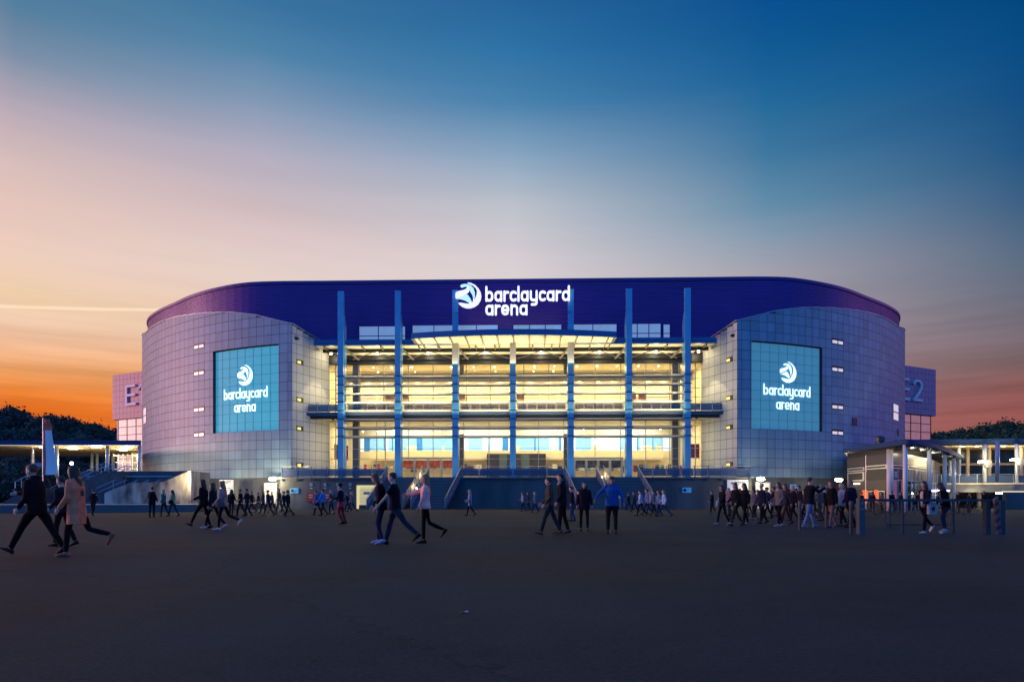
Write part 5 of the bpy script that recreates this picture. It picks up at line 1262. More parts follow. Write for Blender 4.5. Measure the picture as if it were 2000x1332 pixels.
def person(px, fy, H, face, label, top='1c1c22', bot='14161c', shoe='101014', hair='dark', hl=0, sleeve=1, group=None,
           th=(0, 0), kn=(4, 4), ab=3, sa=(4, -4), ef=(15, 15), aa=(7, 7), lean=2, hd=0, hp=0, hem=.83, girth=1., bag=None, near=False, collar=None, hood=False, cap=None, inner=None, skirt=None, flare=1., dz=0., pitch=(None, None), z0=0., scarf=None, at=None):
    D = FPX*(CH-z0)/(fy-HY) if at is None else at
    root = empty('person', ((px-HX)/FPX*D, D, 0), R(face)); tag(root, label, 'person', group)
    if not near:
        k_ = rng.uniform(.45, 1.1); th = tuple(t*k_ for t in th); kn = tuple(t*rng.uniform(.8, 1.4) for t in kn); sa = tuple(t*rng.uniform(.2, 1.3) for t in sa); ef = tuple(t+rng.uniform(-5, 45)*(rng.random() < .5) for t in ef); face = face+rng.uniform(-16, 16)
    s = H/1.74; V = Vector; J = {}
    lr = R(lean); up = V((math.sin(lr), 0, math.cos(lr))); fw = V((math.cos(lr), 0, -math.sin(lr))); Y = V((0, 1, 0))
    hip = V((0, 0, .93)); T = lambda h, f=0., y=0.: hip+up*(h-.93)+fw*f+Y*y
    legs = []
    for i, sd in ((0, 1), (1, -1)):      # 0 left leg (+y), 1 right
        a = R(th[i]); k = R(th[i]-kn[i]); b = R(ab)*sd
        h0 = V((0, .09*sd, .93)); kj = h0+V((math.sin(a), math.sin(b), -math.cos(a)))*.44; an = kj+V((math.sin(k), math.sin(b)*.3, -math.cos(k)))*.42
        fp = pitch[i] if pitch[i] is not None else (k if k > 0 else k*.75)
        if pitch[i] is not None: fp = R(fp)
        legs.append((h0, kj, an, fp))
    mz = min(an.z-.08 + min(0, .17*math.sin(fp)) for _, _, an, fp in legs)
    sh = V((0, 0, -mz+z0/s))
    # torso pts
    arms = []
    for i, sd in ((0, 1), (1, -1)):
        S = T(1.41, 0, .175*sd); a = R(sa[i])+0; b = R(aa[i])*sd
        ud = (fw*math.sin(a)*math.cos(b)-up*math.cos(a)*math.cos(b)+Y*math.sin(b)).normalized(); E = S+ud*.285
        c = a+R(ef[i]); fd = (fw*math.sin(c)*math.cos(b*.6)-up*math.cos(c)*math.cos(b*.6)+Y*math.sin(b*.6)).normalized(); Wd = E+fd*.25
        arms.append((S, E, Wd, fd, sd))
    SH = lambda mb: mb
    sc = Matrix.Scale(s, 4) @ Matrix.Translation(sh)
    def fin(mb, nm, m, vox, smooth=True, parent=root):
        o = mb.build(nm, m, parent, smooth=smooth); o.data.transform(sc)
        if vox:
            r = o.modifiers.new('remesh', 'REMESH'); r.mode = 'VOXEL'; r.voxel_size = vox*s; r.use_smooth_shade = True
            sm = o.modifiers.new('smooth', 'SMOOTH'); sm.iterations = 2 if vox > .012 else 3; sm.factor = .5
        return o
    v1 = .010 if near else .017; v2 = .014 if near else .02
    # ---- body
    B = MB(); hy = R(hd); hpz = R(hp)
    hf = (fw*math.cos(hy)+Y*math.sin(hy)); hs = up.cross(hf).normalized(); hu = (up*math.cos(hpz)+hf*math.sin(hpz)).normalized(); hf = (hf*math.cos(hpz)-up*math.sin(hpz)).normalized()
    nb = T(1.47, .01); hc = nb+hu*.155+hf*.015
    B.loft([ell(c, fw, Y, a, b) for c, a, b in ((T(.86), .10, .15), (T(1.0), .10, .14), (T(1.2), .11, .15), (T(1.36), .10, .17), (T(1.43), .07, .13), (T(1.47), .055, .06))])
    B.loft([ell(c, hf, hs, a, a*.98) for c, a in ((T(1.42), .062), (nb+up*.03, .056), (hc-hu*.06, .054))])
    pr = [(-.118, .02, .028, .025), (-.105, .022, .05, .042), (-.075, .015, .068, .056), (-.03, .004, .084, .070), (.02, -.004, .095, .076), (.06, -.008, .092, .073), (.09, -.012, .072, .058), (.112, -.012, .035, .03)]
    B.loft([ell(hc+hu*z+hf*f, hf, hs, a, b) for z, f, a, b in pr])
    nz_ = hc+hf*.09
    B.loft([ell(nz_+hu*z+hf*f, hf, hs, a, a*.8, 6) for z, f, a in ((.03, -.012, .008), (.0, .0, .012), (-.028, .012, .017), (-.038, .002, .012))])
    for q in (1, -1): B.ball(tuple(hc+hs*.078*q-hf*.005-hu*.01), (.014, .012, .028), 8, 5)
    for (h0, kj, an, fp) in legs:
        B.tube([h0+V((0, 0, .04)), h0-V((0, 0, .05)), (h0*.5+kj*.5), kj, kj*.6+an*.4, an], [.07, .075, .062, .05, .048, .034], 10)
        fd = V((math.cos(fp), 0, math.sin(fp))); fu = V((-math.sin(fp), 0, math.cos(fp)))
        B.tube([an-fu*.03-fd*.04, an-fu*.045+fd*.06, an-fu*.055+fd*.14], [.035, .035, .022], 8)
    for (S, E, Wd, fd, sd) in arms:
        B.tube([S, S*.5+E*.5, E, E*.5+Wd*.5, Wd], [.046, .043, .036, .034, .024], 10)
        side = fd.cross(Y).normalized(); pal = Y if abs(fd.y) < .7 else fw; bd = fd.cross(pal).normalized()   # palm faces inward (Y)
        P0, P1 = Wd, Wd+fd*.085
        B.loft([ell(P0, bd, pal, .026, .015, 8), ell(P0*.5+P1*.5, bd, pal, .04, .016, 8), ell(P1, bd, pal, .04, .013, 8)])
        if near or True:
            rr = .0088 if near else .0105
            for q, ln in zip((-.03, -.010, .010, .030), (.068, .078, .074, .058)):
                a = P1+bd*q*1.08-fd*.01; c1 = (fd-pal*sd*.35).normalized(); c2 = (fd*.6-pal*sd*.8).normalized(); m_ = a+c1*ln*.5; e_ = m_+c2*ln*.42
                B.tube([a, m_, e_], [rr, rr*.95, rr*.8], 6)
            tb = P0+fd*.03+bd*.03; B.tube([tb, tb+bd*.03+fd*.025-pal*sd*.01, tb+bd*.038+fd*.055-pal*sd*.022], [.012, .011, .009], 6)
    body = fin(B, 'body', SKIN[(px*7+int(fy)) % 3], v1)
    if near:
        ey = MB()
        for q in (1, -1): ey.ball(tuple(hc+hf*.082+hs*.031*q+hu*.008), (.012, .012, .007), 8, 5)
        fin(ey, 'eyes', EYE, None); fin(MB().ball(tuple(hc+hf*.083-hu*.062), (.012, .02, .006) if abs(hf.x) > .5 else (.02, .012, .006), 8, 5), 'mouth', LIP, None)
    # ---- trousers
    L = MB(); gx = girth
    L.loft([ell(c, fw, Y, a, b) for c, a, b in ((T(1.04), .105*gx, .148*gx), (T(.97), .118*gx, .165*gx), (hip-V((0, 0, .04)), .122*gx, .17*gx), (hip-V((0, 0, .10)), .10*gx, .15*gx))])
    slim = .86 if hl > 0 else 1.
    for (h0, kj, an, fp) in legs: L.tube([h0+V((0, 0, .05)), h0-V((0, 0, .06)), h0*.5+kj*.5, kj, kj*.62+an*.38, an+V((0, 0, .015))], [.082*gx, .092*gx*(.95 if slim < 1 else 1), .079*slim*gx, .064*slim, .062*slim, .050*slim], 12)
    fin(L, 'trousers', cloth(bot), v2)
    for (h0, kj, an, fp) in legs:
        F = MB(); fd = V((math.cos(fp), 0, math.sin(fp))); fu = V((-math.sin(fp), 0, math.cos(fp))); rg = []
        for f, w, hh, zz in ((-.075, .026, .045, .0), (-.05, .038, .062, .012), (.0, .042, .07, .018), (.06, .044, .05, -.006), (.12, .048, .034, -.022), (.17, .040, .024, -.032), (.195, .018, .014, -.04)):
            c = an+fd*f+fu*(-.08+hh*.75+.0); rg.append(ell(c, Y, fu, w, hh*.75, 10))
        F.loft(rg); fin(F, 'shoe', cloth(shoe, .5), None)
    # ---- top
    G = MB(); fl = flare
    tr = [(hem, .125*gx*fl, .178*gx*fl), ((hem+1.06)/2 if hem < .9 else hem+.03, .125*gx*(.5+fl/2), .175*gx*(.5+fl/2)), (1.07, .118*gx, .160*gx), (1.20, .125*gx, .172*gx), (1.31, .130*gx, .188*gx), (1.40, .108, .188), (1.445, .080, .150), (1.475, .066, .080)]
    lg = (legs[0][1].x+legs[1][1].x)/2*.35
    rgs = []
    for i, (h_, a, b) in enumerate(tr):
        c = T(h_) if h_ > .93 else hip+V((lg*(.93-h_)/.4, 0, h_-.93))
        rgs.append(ell(c, fw if h_ > .93 else V((1, 0, 0)), Y, a, b, 16, 2.25))
    G.loft(rgs)
    for (S, E, Wd, fd, sd) in arms:
        if sleeve == 1: G.tube([S+Y*-.03*sd+up*.0, S, S*.5+E*.5, E, E*.5+Wd*.5, Wd-fd*.0], [.06, .068, .062, .055, .050, .041], 12)
        else: G.tube([S+Y*-.03*sd, S, S*.6+E*.4, S*.2+E*.8], [.06, .066, .058, .054], 12)
    if hood or collar: G.loft([ell(c, fw, Y, a, b) for c, a, b in ((T(1.43, -.02), .085, .12), (T(1.49, -.02), .09, .10), (T(1.53, -.03), .075, .085))])
    fin(G, 'jacket' if hem < .9 else 'top', cloth(top), v2)
    if inner:
        I = MB(); I.loft([ell(T(h_, a), fw, Y, .03, w, 10) for h_, a, w in ((.93, .125*gx, .035), (1.1, .112*gx, .05), (1.3, .122*gx, .06), (1.42, .085, .045))]); fin(I, 'shirt', cloth(inner), None)
    if scarf: fin(MB().loft([ell(c, fw, Y, a, b) for c, a, b in ((T(1.40, .02), .10, .12), (T(1.45, .02), .108, .118), (T(1.5, .015), .088, .09))]), 'scarf', cloth(scarf), v2)
    if skirt: fin(MB().loft([ell(hip+V((0, 0, h_-.93)), V((1, 0, 0)), Y, a, b, 14) for h_, a, b in ((.72, .155, .2), (.85, .14, .19), (.98, .115, .155))]), 'shorts', cloth(skirt), v2)
    # ---- hair / hat
    Hh = MB()
    pr2 = [(-.035, -.045, .062, .071), (.0, -.030, .083, .083), (.04, -.018, .097, .086), (.075, -.014, .094, .081), (.104, -.016, .074, .064), (.124, -.016, .035, .032)]
    Hh.loft([ell(hc+hu*z+hf*f, hf, hs, a, b) for z, f, a, b in pr2])
    if hl > 0:
        n = 5; back = -hf
        drop = .16+.30*min(hl, 1.2)
        rg = []
        for i in range(n+1):
            t = i/n; c = hc+hu*.02+back*(.05+.085*t)-up*drop*t; rg.append(ell(c, hf, hs, .06-.015*t, .088+.016*math.sin(t*3)-.03*t*t, 10))
        Hh.loft(rg)
        for q in (1, -1): Hh.tube([tuple(hc+hs*.078*q+hu*.04+hf*.01), tuple(hc+hs*.088*q-hu*.06-hf*.01), tuple(hc+hs*.085*q-hu*.06-up*.10-hf*.02)], [.024, .03, .018], 8)
    if cap: fin(MB().loft([ell(hc+hu*z+hf*-.01, hf, hs, a, b) for z, a, b in ((.03, .103, .092), (.07, .104, .093), (.11, .085, .078), (.135, .04, .04))]), 'hat', cloth(cap), None)
    if hood == 2: fin(MB().loft([ell(hc+hu*z-hf*f, hf, hs, a, b) for z, f, a, b in ((-.12, .05, .09, .10), (-.05, .05, .10, .105), (.04, .035, .108, .104), (.1, .03, .09, .085), (.13, .03, .05, .045))]), 'hood', cloth(top), v2)
    else: fin(Hh, 'hair', HAIR[hair], .012 if near else .018)
    if bag:
        kind, c_ = bag
        if kind == 'back': fin(MB().loft([ell(T(h_, -f), fw, Y, a, b, 12, 3) for h_, f, a, b in ((1.02, .18, .05, .10), (1.06, .2, .085, .14), (1.2, .2, .09, .145), (1.34, .185, .075, .13), (1.38, .17, .04, .09))]), 'backpack', cloth(c_), v2)
        elif kind == 'star':
            bgc = T(.86, .0, .26)
            b_ = MB().box(bgc.x-.17, bgc.x+.17, bgc.y-.05, bgc.y+.05, bgc.z-.2, bgc.z+.16); bo = fin(b_, 'shopping_bag', cloth(c_), None, False)
            P = []
            for k in range(10): a_ = PI/2+k*PI/5; r_ = .11 if k % 2 == 0 else .048; P.append((bgc.x+r_*math.cos(a_), bgc.z-.02+r_*math.sin(a_)))
            fin(MB().add([(x, bgc.y+.056, z) for x, z in P]+[(x, bgc.y+.05, z) for x, z in P], [tuple(range(10)), tuple(range(10, 20))[::-1]]+[(i, (i+1) % 10, 10+(i+1) % 10, 10+i) for i in range(10)]), 'star', cloth('15151a'), None, False)
        else:
            bgc = T(.95, .02, .22 if kind == 'L' else -.22)
            fin(MB().loft([ell(bgc+V((0, 0, z)), V((1, 0, 0)), Y, a, .06, 12, 3.5) for z, a in ((-.14, .13), (-.12, .16), (.02, .15), (.1, .12), (.12, .08))]), 'bag', cloth(c_), None)
            fin(MB().tube([bgc+V((.08, 0, .1)), T(1.2, .08, .16 if kind == 'L' else -.16), T(1.45, .02, -.1 if kind == 'L' else .1), T(1.2, -.1, .1 if kind == 'L' else -.1), bgc+V((-.08, 0, .1))], .01, 6), 'strap', cloth(c_), None)
    return root
Lf, Rt, Cm, Aw = 180, 0, -90, 90
W1 = dict(th=(26, -20), kn=(8, 14), sa=(-18, 20), ef=(12, 22)); W2 = dict(th=(-18, 24), kn=(20, 6), sa=(20, -18), ef=(25, 10))
W3 = dict(th=(14, -12), kn=(6, 12), sa=(-10, 10), ef=(15, 15)); BIG = dict(th=(34, -28), kn=(6, 12), sa=(-25, 30), ef=(20, 25))
G1 = 'people walking across the forecourt'; G2 = 'crowd gathering on the right'
# -- near figures (photo column of the hips, row of the lowest foot)
person(72, 1085, 1.80, Lf, 'man in black coat striding left with one arm stretched forward', '17131a', '101014', '1c1c20', 'brown', th=(30, -26), kn=(4, 6), sa=(8, 58), ef=(30, 30), lean=6, hem=.80, girth=1.12, near=True, collar=1, group=G1)
person(150, 1086, 1.74, Lf, 'woman with long dark hair in a knee-length tan parka, one foot kicked back', 'dc8660', '0e0e13', 'a0604c', 'dark', 1.1, th=(14, -22), kn=(10, 52), sa=(8, 4), ef=(30, 30), lean=4, hem=.62, girth=1.08, near=True, hood=1, flare=1.12, group=G1)
person(122, 1068, 1.60, Lf, 'half hidden person with a backpack between the striding man and the woman in tan', '22242c', '0e1016', '14141a', 'dark', 0, th=(16, -16), kn=(6, 12), near=False, bag=('back', '3a3428'), group=G1)
person(746, 1062, 1.72, 188, 'woman in black with long brown hair looking down, leading the trio', '0e0e16', '16263e', '98a4c8', 'brown', .9, th=(14, 10), kn=(30, 8), sa=(6, 12), ef=(20, 30), lean=6, hp=25, hem=.82, near=True, flare=1.1, group=G1)
person(772, 1063, 1.76, 182, 'woman in dark vest with bare forearms, middle of the trio', '0f0d18', '142a3c', '0d0c10', 'dark', 0, sleeve=0, th=(-32, 18), kn=(14, 4), sa=(35, 40), ef=(10, 40), aa=(10, 10), lean=4, hem=.84, near=True, girth=1.08, inner='aab6dc', group=G1)
person(830, 1060, 1.70, 185, 'woman with light brown hair in a pale pink blouse reaching forward', 'ffc0b0', '08080c', '08080c', 'light', 1.0, th=(4, -14), kn=(4, 48), sa=(10, 62), ef=(10, 12), lean=-2, hem=.86, near=True, flare=1.25, group=G1)
person(1074, 1046, 1.74, 178, 'young person in an olive brown hooded jacket walking left', '4e4234', '14242e', '4a3a34', 'dark', 0, th=(20, -18), kn=(4, 8), sa=(0, 10), ef=(40, 40), lean=2, hem=.86, near=True, hood=1, group=G1)
person(1098, 1043.5, 1.86, 175, 'tall man in a dark quilted jacket with pale hood lining beside the olive jacket', '17141c', '0c0c12', '2c2826', 'dark', 0, th=(8, -8), kn=(4, 8), sa=(4, 4), ef=(25, 25), hem=.80, near=True, hood=1, girth=1.12, scarf='8a7c82', group=G1)
person(1117, 1018, 1.68, 180, 'person in blue jeans mostly hidden behind the quilted jacket', '15151c', '24405e', '101218', 'dark', 0, th=(8, -10), group=G1)
person(1141, 1037, 1.66, -92, 'smiling woman in a dark plum coat facing the viewer with arms down', '21171f', '0c0b10', '121218', 'dark', .35, th=(5, -4), sa=(2, -2), ef=(18, 18), aa=(12, 12), hem=.74, near=True, girth=1.12, collar=1, flare=1.05, group=G1)
person(1195, 1041.5, 1.80, -95, 'man in a bright blue jacket looking down with both arms spread', '1f5596', '10151c', '16181e', 'dark', 0, th=(2, -2), sa=(8, 10), ef=(12, 18), aa=(24, 48), hp=22, hem=.82, near=True, girth=1.22, collar=1, group=G1)
# -- left middle distance
B_ = lambda *a, **k: person(*a, group=k.pop('group', G1), **k)
B_(182, 1006.5, 1.72, Aw, 'dark figure near the ramp wall just right of the woman in tan', '181a22', '12141c', '101014', 'dark', 0, **W3)
B_(297, 1010.5, 1.78, 95, 'lone man in black seen from behind before the ramp wall', '101016', '10141e', '0c0c10', 'dark', 0, th=(2, -3), sa=(5, 5), ef=(40, 40), girth=1.12)
B_(320, 1008.5, 1.66, 175, 'blond woman in a teal jacket at the ramp wall', '3c6e74', '141c30', '101014', 'blond', .6, **W3)
B_(338, 1008.5, 1.64, 178, 'woman in a mint green jacket with black strap at the ramp wall', '74a888', '141c30', '101014', 'dark', .5, th=(22, -16), kn=(10, 10), bag=('L', '101010'))
B_(398, 1033, 1.78, Lf, 'woman with long dark hair in black, leading three striding walkers', '10121a', '0a0a10', '10121a', 'dark', .9, th=(30, -6), kn=(10, 14), sa=(10, 10), ef=(30, 30), girth=1.1, hem=.78)
B_(417, 1032.5, 1.70, Lf, 'middle one of three striding walkers, white shoes and dark top', '1c1f2e', '0c0c12', 'c8b4b4', 'brown', .4, th=(26, -22), kn=(8, 16))
B_(436, 1035, 1.74, Lf, 'woman with long brown hair, beige top and white shoes, last of three striding walkers', 'a48e86', '0a0a10', 'd0c0c0', 'light', 1.1, th=(14, -26), kn=(4, 36), sa=(20, 10), ef=(40, 30), bag=('L', '6a5a56'))
B_(452, 1008.5, 1.66, Aw, 'person in black under the white notice board with light trousers', '14141c', '14141c', '101014', 'dark', .5, **W3)
B_(470, 1008.5, 1.70, Lf, 'person in a long black coat right of the notice board', '0e0e16', '0a0a10', '0c0c10', 'dark', 0, hem=.66, **W1)
B_(483, 1008.5, 1.72, Lf, 'person in dark jacket with pale cuffs walking left beside the black coat', '22242e', '1c222e', '101014', 'dark', 0, **W2)
B_(505, 998.5, 1.72, Lf, 'striding figure in black with bare-looking light shoes left of the pale door', '12121a', '4c4c54', '8a8a90', 'dark', 0, **BIG)
B_(524, 1007.5, 1.66, Lf, 'person with grey backpack in front of the pale left door', '38343e', '20242e', '101014', 'dark', 0, bag=('back', '5a5a60'), **W1)
B_(532, 997, 1.72, Lf, 'person with a pink scarf in front of the pale left door', '5a4a54', '161a24', '101014', 'brown', 0, scarf='c8989c', **W3)
B_(546, 1004.5, 1.80, Lf, 'tall person in grey green coat with light trousers right of the pale left door', '2e363a', '3a424c', '101014', 'blond', 0, **W1)
B_(563, 1007.5, 1.66, Lf, 'slim person in dark navy walking away under the light blue sign', '12182a', '0e1424', '0a0a10', 'dark', 0, **W2)
B_(620, 1006.5, 1.64, 175, 'walker in a royal blue jacket leaning forward, left of two in blue', '1c5aa0', '0e1220', '0a0a10', 'dark', 0, lean=8, **W1)
B_(631, 1007, 1.74, 170, 'walker in a bright azure jacket, right of two in blue', '2f7fce', '10141e', '0a0a10', 'dark', 0, **W2)
B_(647, 1004.5, 1.70, 175, 'grey-haired walker in a long grey coat between azure jacket and red shorts', '3e4650', '10121a', '0a0a10', 'grey', .4, hem=.7, **W3)
B_(666, 1024, 1.72, 178, 'girl in dark top with red shorts and burgundy tights and a dark hat', '14142a', '6e2434', '0e0a10', 'dark', 0, sleeve=1, hem=.97, skirt='b83a46', cap='10101a', th=(12, -6), kn=(26, 10), sa=(12, 8), ef=(60, 60), scarf='c0b0b0')
B_(679, 999, 1.68, 180, 'dark clad walker behind the girl in red shorts', '1a1e2e', '10141e', '101014', 'dark', 0, **W2)
B_(687, 1000, 1.70, 178, 'walker in grey with a light hood left of the yellow service door', '566068', '1a2434', '101014', 'blond', .4, **W1)
B_(918, 1007, 1.70, 182, 'lone blond woman in a pale grey knee-length coat below the central railing', '8e96a8', '0c0e16', '0a0a0e', 'blond', .7, hem=.66, **dict(W2, sa=(4, 4), ef=(50, 50)))
B_(1021, 998.5, 1.68, 185, 'woman in a short white jacket left of three below the railing', '8e94a6', '12182a', '0c0e16', 'dark', .2, **W3)
B_(1032, 997, 1.70, 182, 'person in dark red brown coat, middle of three below the railing', '3a2c34', '281c2a', '101018', 'brown', .5, **W3)
B_(1045, 1001, 1.64, 182, 'child-sized walker in grey patterned top, right of three below the railing', '5c6272', '10162a', '0c0c14', 'blond', .4, **BIG)
B_(1228, 996.5, 1.66, 183, 'black figure at the foot of the right stairs', '0c0e16', '0a0a12', '0a0a10', 'dark', 0, **W2)
B_(1251, 1007.5, 1.66, 180, 'walker in white jacket and black leggings, front of the white clad group', 'a4b0cc', '0c0e16', '0a0a10', 'dark', 0, **W2)
B_(1264, 1006, 1.76, 180, 'walker in a grey blue jacket within the white clad group', '62789a', '1c2a40', '0c0c14', 'dark', 0, **W1)
B_(1277, 1005, 1.68, 180, 'walker in steel grey in the middle of the white clad group', '3a4a66', '16202e', '0c0c14', 'dark', 0, **W3)
B_(1287, 1008, 1.62, 182, 'small walker in pale teal shirt within the white clad group', '5a86a0', '141c2c', '0c0c14', 'brown', .3, **W3)
B_(1297, 1009.5, 1.70, 180, 'last walker of the white clad group with white vest over blue sleeves', 'a8bcd8', '16345c', '0c0c14', 'light', .2, **BIG)
B_(1391, 1003.5, 1.66, Lf, 'small dark figure walking alone between stairs and right crowd', '0e1018', '0c0e16', '50586a', 'dark', 0, **dict(W2, th=(-6, 10)))
# -- right crowd
C_ = lambda *a, **k: person(*a, group=G2, **k)
C_(1411, 1026, 1.64, 195, 'leftmost of the right crowd, in black with a pale bag swinging behind', '10121c', '0c0c14', '8a96a4', 'dark', .2, bag=('R', '98a4b8'), **W2)
C_(1424, 1014, 1.66, 190, 'grey haired person behind the leftmost crowd member', '6c6470', '1c1c28', '101014', 'grey', .2, **W3)
C_(1437, 1028, 1.76, 200, 'woman with long brown hair, dark jacket and olive trousers', '141218', '28281e', '30242a', 'brown', .9, bag=('L', '1a1612'), girth=1.1, **W1)
C_(1455, 1026.5, 1.72, 190, 'person in a black puffer jacket right of the olive trousers', '0e0f18', '0a0a10', '4a4e5a', 'dark', .3, girth=1.12, **W3)
C_(1472, 1015, 1.66, 185, 'person in a grey woollen coat below the wall lamp', '5c5862', '1a1e28', '6a6a74', 'dark', .1, hem=.72, **W3)
C_(1489, 1023, 1.76, 187, 'bald man in a navy sweatshirt with round white badge', '101830', '0a0e1c', '0c0c14', 'grey', 0, girth=1.15, **W3)
C_(1499, 1013, 1.74, 185, 'dark coated man behind the navy sweatshirt', '1e2834', '10141e', '0c0c14', 'dark', 0, **W1)
C_(1522, 1029, 1.72, 195, 'woman with black hair in a grey jacket and cream scarf with a pink bag', '6a625e', '08080c', 'a49c98', 'dark', .3, scarf='a89a88', bag=('R', 'a088a0'), girth=1.08, **W3)
C_(1535, 1025, 1.72, 185, 'person with burgundy trousers behind the cream scarf woman', '2c2a30', '3e1a22', '101014', 'brown', .4, **W1)
C_(1549, 1018, 1.74, 185, 'blond woman with a grey scarf in a black coat', '14141a', '0c0c12', '101014', 'blond', .5, scarf='5a5654', hem=.7, **W3)
C_(1562, 1016, 1.76, 180, 'man in dark clothes just left of the pale jeans', '18181e', '101014', '101014', 'dark', 0, **W3)
C_(1580, 1032, 1.88, 8, 'big man in a black jacket and pale blue jeans raising one arm toward the right', '12141a', '5c7298', '6a7e98', 'dark', 0, th=(20, -14), kn=(4, 6), sa=(75, 55), ef=(40, 70), girth=1.22, hem=.82, near=True)
C_(1602, 1018, 1.70, 185, 'person in pale green top behind the raised arm', '4c5658', '2c3844', '101014', 'grey', .2, **W3)
C_(1625, 1031, 1.76, 190, 'woman with auburn hair, black jacket, beige trousers and a dark shoulder bag', '0e0e14', '6c5c58', '4a4e5c', 'brown', .9, bag=('R', '1a1416'), girth=1.15, near=True, **W3)
C_(1645, 1029, 1.70, 180, 'blond person in a light blue shirt beside the shoulder bag woman', '8494b4', '12141c', '101014', 'blond', .1, **W3)
C_(1662, 1032, 1.78, 190, 'man with grey hair in a maroon sweater under a navy jacket at the barrier', '141a30', '0c0e16', '101014', 'light', 0, inner='5c1c2e', girth=1.2, near=True, **W3)
for i, (px, fy, H_, c_, h_, lab) in enumerate(((1463, 1003, 1.72, '20242e', 'dark', 'background figure in slate grey glimpsed right of the puffer jacket'), (1508, 1002, 1.7, '2a2c36', 'brown', 'background figure in charcoal seen right of the bald man'), (1542, 1004, 1.74, '1a1c24', 'dark', 'background figure in black peeking over the cream scarf woman'), (1570, 1003, 1.66, '40424c', 'grey', 'background figure in mid grey just left of the raised arm man'), (1592, 1005, 1.7, '4a4440', 'light', 'background figure in taupe hidden behind the raised arm man'), (1612, 1004, 1.72, '5a5e66', 'grey', 'background figure in light grey right of the raised arm man'), (1636, 1005, 1.66, '2c3440', 'brown', 'background figure in blue grey behind the auburn haired woman'))):
    C_(px, fy, H_, 180, lab, c_, '12141c', '101014', h_, .3 if i % 2 else 0, **W3)
for i, (px, fy, c_, f_, lab) in enumerate(((1684, 1001, '15151c', 120, 'dark figure queueing at the ticket windows, nearest the maroon sweater'), (1704, 1000, '1c1a20', 60, 'dark figure queueing before the orange lit ticket window'), (1722, 1001.5, '5a4a4a', 180, 'figure in a dusty pink coat before the ticket windows'), (1742, 1000.5, '101018', 90, 'dark figure by the silver corner column of the pavilion'), (1760, 1001, '14141c', 180, 'dark figure left of the blue lit pavilion column'), (1872, 1001, '10101a', 180, 'dark figure under the right pavilion columns'), (1893, 1000, '14161e', 0, 'dark figure left of the round under-walkway pillar'), (1922, 1001, '10121a', 180, 'dark figure behind the barrier near the striped post'))):
    person(px, fy, 1.70 if i % 2 else 1.62, f_, lab, c_, '0c0e14', '101014', ('dark', 'brown')[i % 2], .4*(i % 3), group='people waiting at the pavilion', **W3)
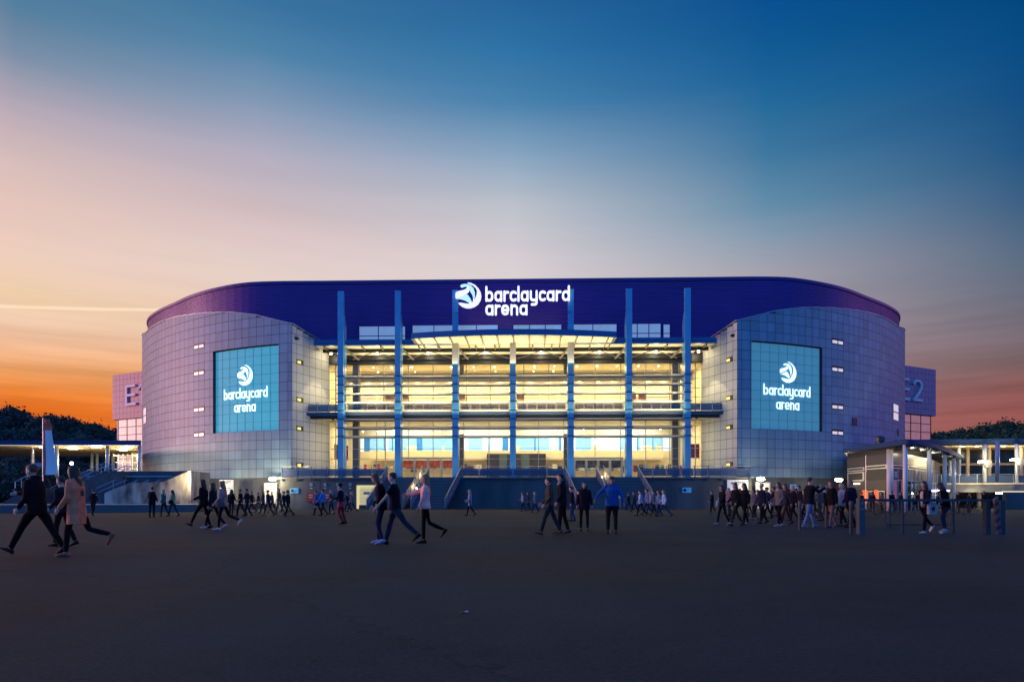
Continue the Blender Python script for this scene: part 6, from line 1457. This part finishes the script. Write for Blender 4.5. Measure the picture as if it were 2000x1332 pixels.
for i, (px, fy, H_, c_, b_, h_, lab, kw) in enumerate((
 (1446, 1012, 1.70, '20242c', '141820', 'brown', 'background walker in dark slate between olive trousers and puffer jacket', dict(hl=.5)),
 (1481, 1010, 1.64, '3a3440', '12141c', 'dark', 'background walker in plum grey left of the navy sweatshirt', dict(hl=.3, bag=('L', '2a2a30'))),
 (1512, 1012, 1.78, '161a26', '10121a', 'dark', 'tall background man in midnight blue left of the cream scarf', dict()),
 (1528, 1009, 1.66, '6e6a70', '1c1e28', 'blond', 'background woman in pale grey cardigan between scarf woman and burgundy trousers', dict(hl=.7)),
 (1556, 1011, 1.72, '2a2222', '16161c', 'dark', 'background man in brown black jacket right of the grey scarf', dict(cap='101014')),
 (1574, 1010, 1.60, '4a5a6a', '141c28', 'brown', 'small background person in steel blue behind the pale jeans', dict(hood=1)),
 (1607, 1012, 1.76, '121218', '1a1e2a', 'dark', 'background man in black just right of the raised hands', dict(bag=('back', '24262e'))),
 (1632, 1013, 1.68, '7a6e68', '14141a', 'light', 'background woman in sand coloured coat near the shoulder bag', dict(hem=.68, hl=.6)),
 (1652, 1011, 1.74, '1c2230', '101218', 'dark', 'background man in ink blue between blond and maroon', dict()),
 (1430, 1008, 1.62, '24242c', '2c3648', 'dark', 'background girl in charcoal hoodie near the left end of the crowd', dict(hood=2)),
 (1420, 1003, 1.70, '101218', '12141c', 'brown', 'far walker in black left of the olive trousers', dict()),
 (492, 1001, 1.72, '14161e', '181c28', 'dark', 'far walker in black between pale cuffs and striding figure', dict()),
 (514, 1003, 1.66, '3c4454', '10141c', 'brown', 'far walker in blue grey just left of the grey backpack', dict(hl=.5)),
 (555, 1001, 1.70, '26222a', '14161e', 'dark', 'far walker in dark mauve between tall grey coat and navy', dict()),
 (1239, 1000, 1.70, '24303e', '10141c', 'dark', 'far walker in petrol blue left of the white clad group', dict()),
 (1270, 1001, 1.66, '8a96ac', '1c2430', 'blond', 'far walker in ice grey behind the white clad group', dict(hl=.4)))):
    person(px, fy, H_, 180 if i % 3 else 195, lab, c_, b_, '101014', h_, group=G2 if px > 1400 else G1, **{**W2, **kw})
person(1806, 1042, 1.66, 200, 'girl in black jacket carrying a pale bag with a star', '121018', '0c0c12', 'c8c4c8', 'dark', .9, th=(16, -24), kn=(8, 24), sa=(14, 10), ef=(40, 40), lean=2, hem=.86, near=True, inner='b8a8a4', bag=('star', 'a4a0ac'), hd=150 if False else 0, group='two girls passing the barrier')
person(1848, 1042, 1.62, 182, 'girl in a black jacket over pale top with blue jeans bending forward behind her friend', '121016', '22304a', 'b8b8c0', 'brown', .7, th=(30, 2), kn=(40, 12), sa=(20, 10), ef=(40, 40), lean=16, hem=.88, near=True, inner='8a7c80', group='two girls passing the barrier')
sx_, sy_, _ = wpt(905, FPX*CH/(1196-HY)); ls = MB().add([(-.05, -.02, .004), (.0, -.03, .018), (.05, -.01, .006), (.04, .03, .016), (-.02, .025, .006)], [(0, 1, 2, 3, 4)]).build('paper_scrap', M['white'], loc=(sx_, sy_, 0)); tag(ls, 'small pale paper scrap lying alone on the dark asphalt in front', 'litter')
